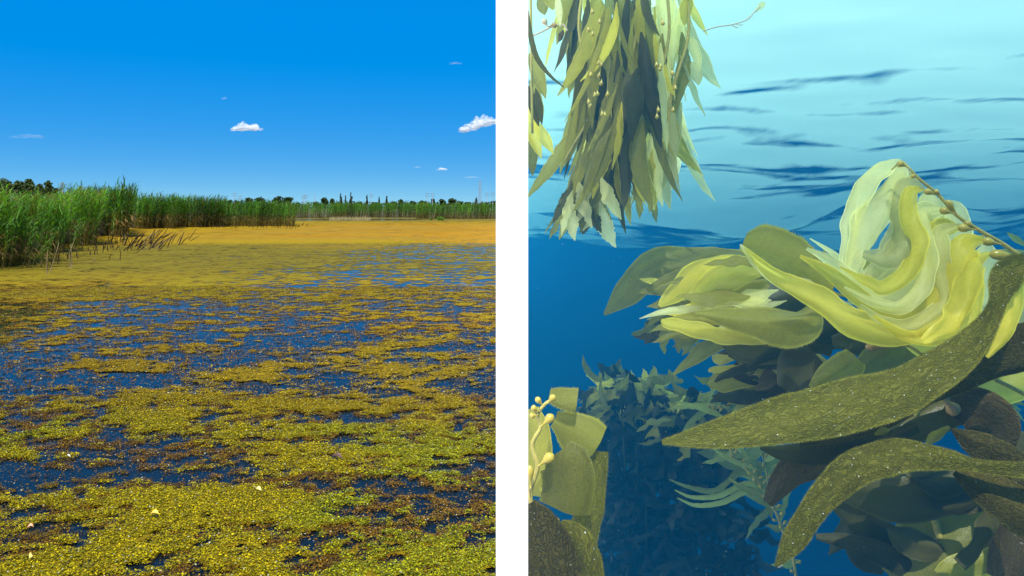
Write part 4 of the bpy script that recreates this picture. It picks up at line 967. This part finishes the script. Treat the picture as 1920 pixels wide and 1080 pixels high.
for i in range(26):
    x = random.choice([random.uniform(1095, 1140), random.uniform(1230, 1270)]); y = random.uniform(0, 240); bladder(Hk, (x, y), (x + random.uniform(-4, 4), y + 14), 4, K_blad, d=4.2)

# --- G: fronds hanging at the wall
G_ = thing('giant_kelp', at(1000, -30, 4.0), 'narrow strand of hanging kelp blades at the top left beside the white wall', 'kelp', 'giant kelp plants')
stipe(G_, [(994, -40, 4.0), (996, 60, 4.0), (998, 250, 4.0)], 2.5, K_stem)
blade(G_, [(989, 20, 5), (996, 70, 10), (1008, 110, 10), (1030, 140, 6), (1058, 164, 2)], K_dark, 3.9, roll=20)
for (x, y, a, L, W, mt) in ((992, 100, 295, 90, 26, K_olive), (994, 150, 290, 80, 22, K_olive), (990, 200, 280, 100, 26, K_gold), (1000, 225, 300, 75, 22, K_gold), (992, 250, 277, 80, 22, K_olive), (990, 160, 285, 80, 20, K_dark), (1004, 165, 280, 70, 14, K_dark), (1010, -10, 290, 40, 24, K_olive), (1030, -15, 285, 35, 24, K_olive), (1045, -10, 275, 60, 14, K_pale)):
    rblade(G_, x, y, a, L, W, random.uniform(3.8, 4.3), mt, bend=random.uniform(-15, 15))
G2 = thing('kelp_sprig', at(1010, 55, 4.2), 'short pinkish kelp sprig with two bladders between wall and hanging bundle', 'kelp')
stipe(G2, [(996, 68), (1015, 60), (1035, 50), (1055, 46), (1064, 58)], 1.7, simple_mat('sprig_stem', (.5, .36, .25), rough=.5), d=4.2)
bladder(G2, (1028, 52), (1018, 36), 6, simple_mat('sprig_bladder', (.55, .4, .25), rough=.4), d=4.2); bladder(G2, (1028, 50), (1044, 46), 6, K_bladb, d=4.2)
rblade(G2, 1056, 55, 250, 26, 10, 4.2, K_brown)
G3_ = thing('kelp_sprig', at(1320, 58, 4.6), 'thin pale kelp sprig drifting right of the hanging bundle', 'kelp')
m_sp = simple_mat('pale_sprig', (.55, .5, .42), rough=.6)
stipe(G3_, [(1318, 58), (1345, 50), (1372, 46), (1400, 37), (1415, 22), (1425, 12)], 1.3, m_sp, d=4.6)
for (a, b) in (((1372, 46), (1384, 52)), ((1380, 45), (1392, 46)), ((1400, 37), (1405, 30))): stipe(G3_, [a, ((a[0] + b[0]) / 2, (a[1] + b[1]) / 2 + 1), b], 1.0, m_sp, d=4.6, name='side_shoot')
blade(G3_, [(1416, 22, 3), (1424, 14, 10), (1430, 8, 12), (1434, 4, 3)], K_pale, 4.6, roll=0, nl=9)

# --- H: dark kelp far behind, in the lower middle
for (label, cx, x0, x1, top, n, dlo, dhi) in (('left one of the two big dim kelp mounds deep in the background', 1185, 1112, 1255, 700, 620, 6.3, 7.8), ('right one of the two big dim kelp mounds deep in the background', 1312, 1225, 1420, 726, 620, 6.0, 7.5)):
    K = thing('giant_kelp', at(cx, 1180, 6.4), label, 'kelp', 'giant kelp plants')
    for sx in range(3): stipe(K, [(cx + random.uniform(-30, 30), top + 40, 6.4), (cx + random.uniform(-40, 40), 860, 6.5), (cx + random.uniform(-40, 40), 1180, 6.5)], 2, K_dark)
    extra = []
    for i in range(n):
        y = top + 12 + (1110 - top) * random.random() ** 1.1; t = min(1, (y - top) / 80)
        half = (x1 - x0) / 2 * (.35 + .65 * t) * (.8 + .35 * math.sin(y * .021 + cx)); x = cx + random.uniform(-half, half)
        mt = random.choice([K_olive, K_gold, K_olive]) if y < top + 40 else (random.choice([K_dark, K_olive, K_shade]) if y < top + 90 else K_shade)  # self-shade put into the colours: lighter blades on top, near-black below
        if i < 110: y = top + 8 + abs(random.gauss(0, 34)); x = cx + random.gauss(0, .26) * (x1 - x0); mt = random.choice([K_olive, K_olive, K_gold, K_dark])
        q = random.random(); ang = random.gauss(205, 30) if q < .55 else (random.gauss(270, 40) if q < .8 else random.gauss(-20, 30))
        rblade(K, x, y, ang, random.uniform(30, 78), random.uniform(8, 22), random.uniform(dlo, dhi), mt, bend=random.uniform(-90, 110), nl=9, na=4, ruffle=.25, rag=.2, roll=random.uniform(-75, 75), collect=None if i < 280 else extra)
    b = 0; vs_, fs_, us_ = [], [], []
    for v, f, u in extra: vs_.append(v); fs_ += [tuple(q + b for q in ff) for ff in f]; us_ += u; b += len(v)
    me = poly_mesh('blade_mass', np.vstack(vs_), fs_, K_shade, uv=us_); a_ = me.attributes.new('edge', 'FLOAT', 'POINT')
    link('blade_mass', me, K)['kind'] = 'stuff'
# --- I: pale sprig rising in the lower middle
S_ = thing('giant_kelp', at(1500, 1150, 5.2), 'slender pale green kelp with many small bladders climbing in the lower middle', 'kelp', 'giant kelp plants')
sp = [(1338, 765), (1352, 785), (1372, 850), (1400, 880), (1420, 900), (1440, 930), (1455, 960), (1470, 1000), (1488, 1050), (1500, 1150)]
stipe(S_, sp, np.linspace(2, 3.4, 50), K_stem, d=5.2)
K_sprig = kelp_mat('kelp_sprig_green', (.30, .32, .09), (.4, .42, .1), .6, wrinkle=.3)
Sx = crom([(a, b, 0) for a, b in sp], 40)
for i in range(40):
    x, y, _ = Sx[i]; s = -1 if i % 2 else 1
    if y > 1085: break
    a = 90 + s * random.uniform(30, 80); bx, by = x + math.cos(R(a)) * 14, y - math.sin(R(a)) * 14
    bladder(S_, (x, y), (bx, by), random.uniform(2.6, 3.8), K_blad, d=5.18)
    if random.random() < .8: rblade(S_, bx, by, random.uniform(150, 215) if s < 0 else random.uniform(40, 110), random.uniform(45, 110), random.uniform(8, 16), random.uniform(5.1, 5.5), K_sprig, bend=random.uniform(-50, 60), nl=14, na=4, ruffle=.2, roll=random.uniform(-60, 60))
for (x, y) in ((1440, 925), (1430, 905), (1445, 940)):
    blade(S_, [(x, y, 5), (x - 40, y - 18, 9), (x - 90, y + 4 + random.uniform(-6, 12), 10), (x - 140, y + 8, 7), (x - 175, y - 6, 2)], K_sprig, 5.3, roll=25)
stipe(S_, [(1440, 930), (1438, 890), (1428, 850), (1420, 820)], 1.6, K_stem, d=5.3)
for (x, y, a) in ((1432, 862, 60), (1436, 880, 120), (1424, 838, 100), (1438, 900, 50), (1460, 970, 60), (1475, 1000, 110), (1480, 1040, 50)): bladder(S_, (x, y), (x + 13 * math.cos(R(a)), y - 13 * math.sin(R(a))), 3.2, K_blad, d=5.28)
for i in range(10): rblade(S_, random.uniform(1360, 1470), random.uniform(840, 900), random.uniform(20, 160), random.uniform(50, 95), random.uniform(16, 30), random.uniform(5.4, 6.0), K_sprig, bend=random.uniform(-40, 40), nl=12, na=4)
# --- J: dim fronds at the right edge
J = thing('giant_kelp', at(1990, 900, 6.5), 'dim distant kelp frond at the right edge behind the arching frond', 'kelp', 'giant kelp plants')
stipe(J, [(1930, 430, 6.5), (1950, 600, 6.5), (1980, 900, 6.5)], 3, K_stem)
for i in range(26): rblade(J, random.uniform(1885, 1960), random.uniform(455, 780), random.uniform(110, 215), random.uniform(35, 75), random.uniform(9, 18), random.uniform(6, 7), random.choice([K_olive, K_sprig]), bend=random.uniform(-30, 30), nl=10, na=4)
for (x, y, a) in ((1915, 770, 150), (1920, 790, 130), (1925, 760, 165)): rblade(J, x, y, a, 60, 8, 6.0, K_sprig, bend=30, nl=10, na=4)

# --- specks drifting in the water
n = 420; d = 3.0 + 7 * rng.random(n) ** 1.3; px = rng.uniform(1000, 1990, n); py = rng.uniform(-60, 1150, n)
P = np.stack([(px - 960) / F * d, d, CAM_H - (py - HOR) / F * d], 1); r_ = (.0009 + .0014 * rng.random(n) ** 3)[:, None]
k = P[:, 2] < CAM_H + np.interp(d, [2, 22], [1.5, -.85]) - .15; P = P[k]; r_ = r_[k]
q = np.array([[1, 1, 1], [1, -1, -1], [-1, 1, -1], [-1, -1, 1]], float)
V = (P[:, None, :] + q[None] * r_[:, None, :]).reshape(-1, 3); b = np.arange(len(P))[:, None] * 4
Fc = np.concatenate([b + np.array(t) for t in ((0, 1, 2), (0, 3, 1), (0, 2, 3), (1, 3, 2))])
tag(link('drifting_specks', big_mesh('drifting_specks', V, Fc, simple_mat('speck', (.5, .5, .42), rough=.6))), kind='stuff')
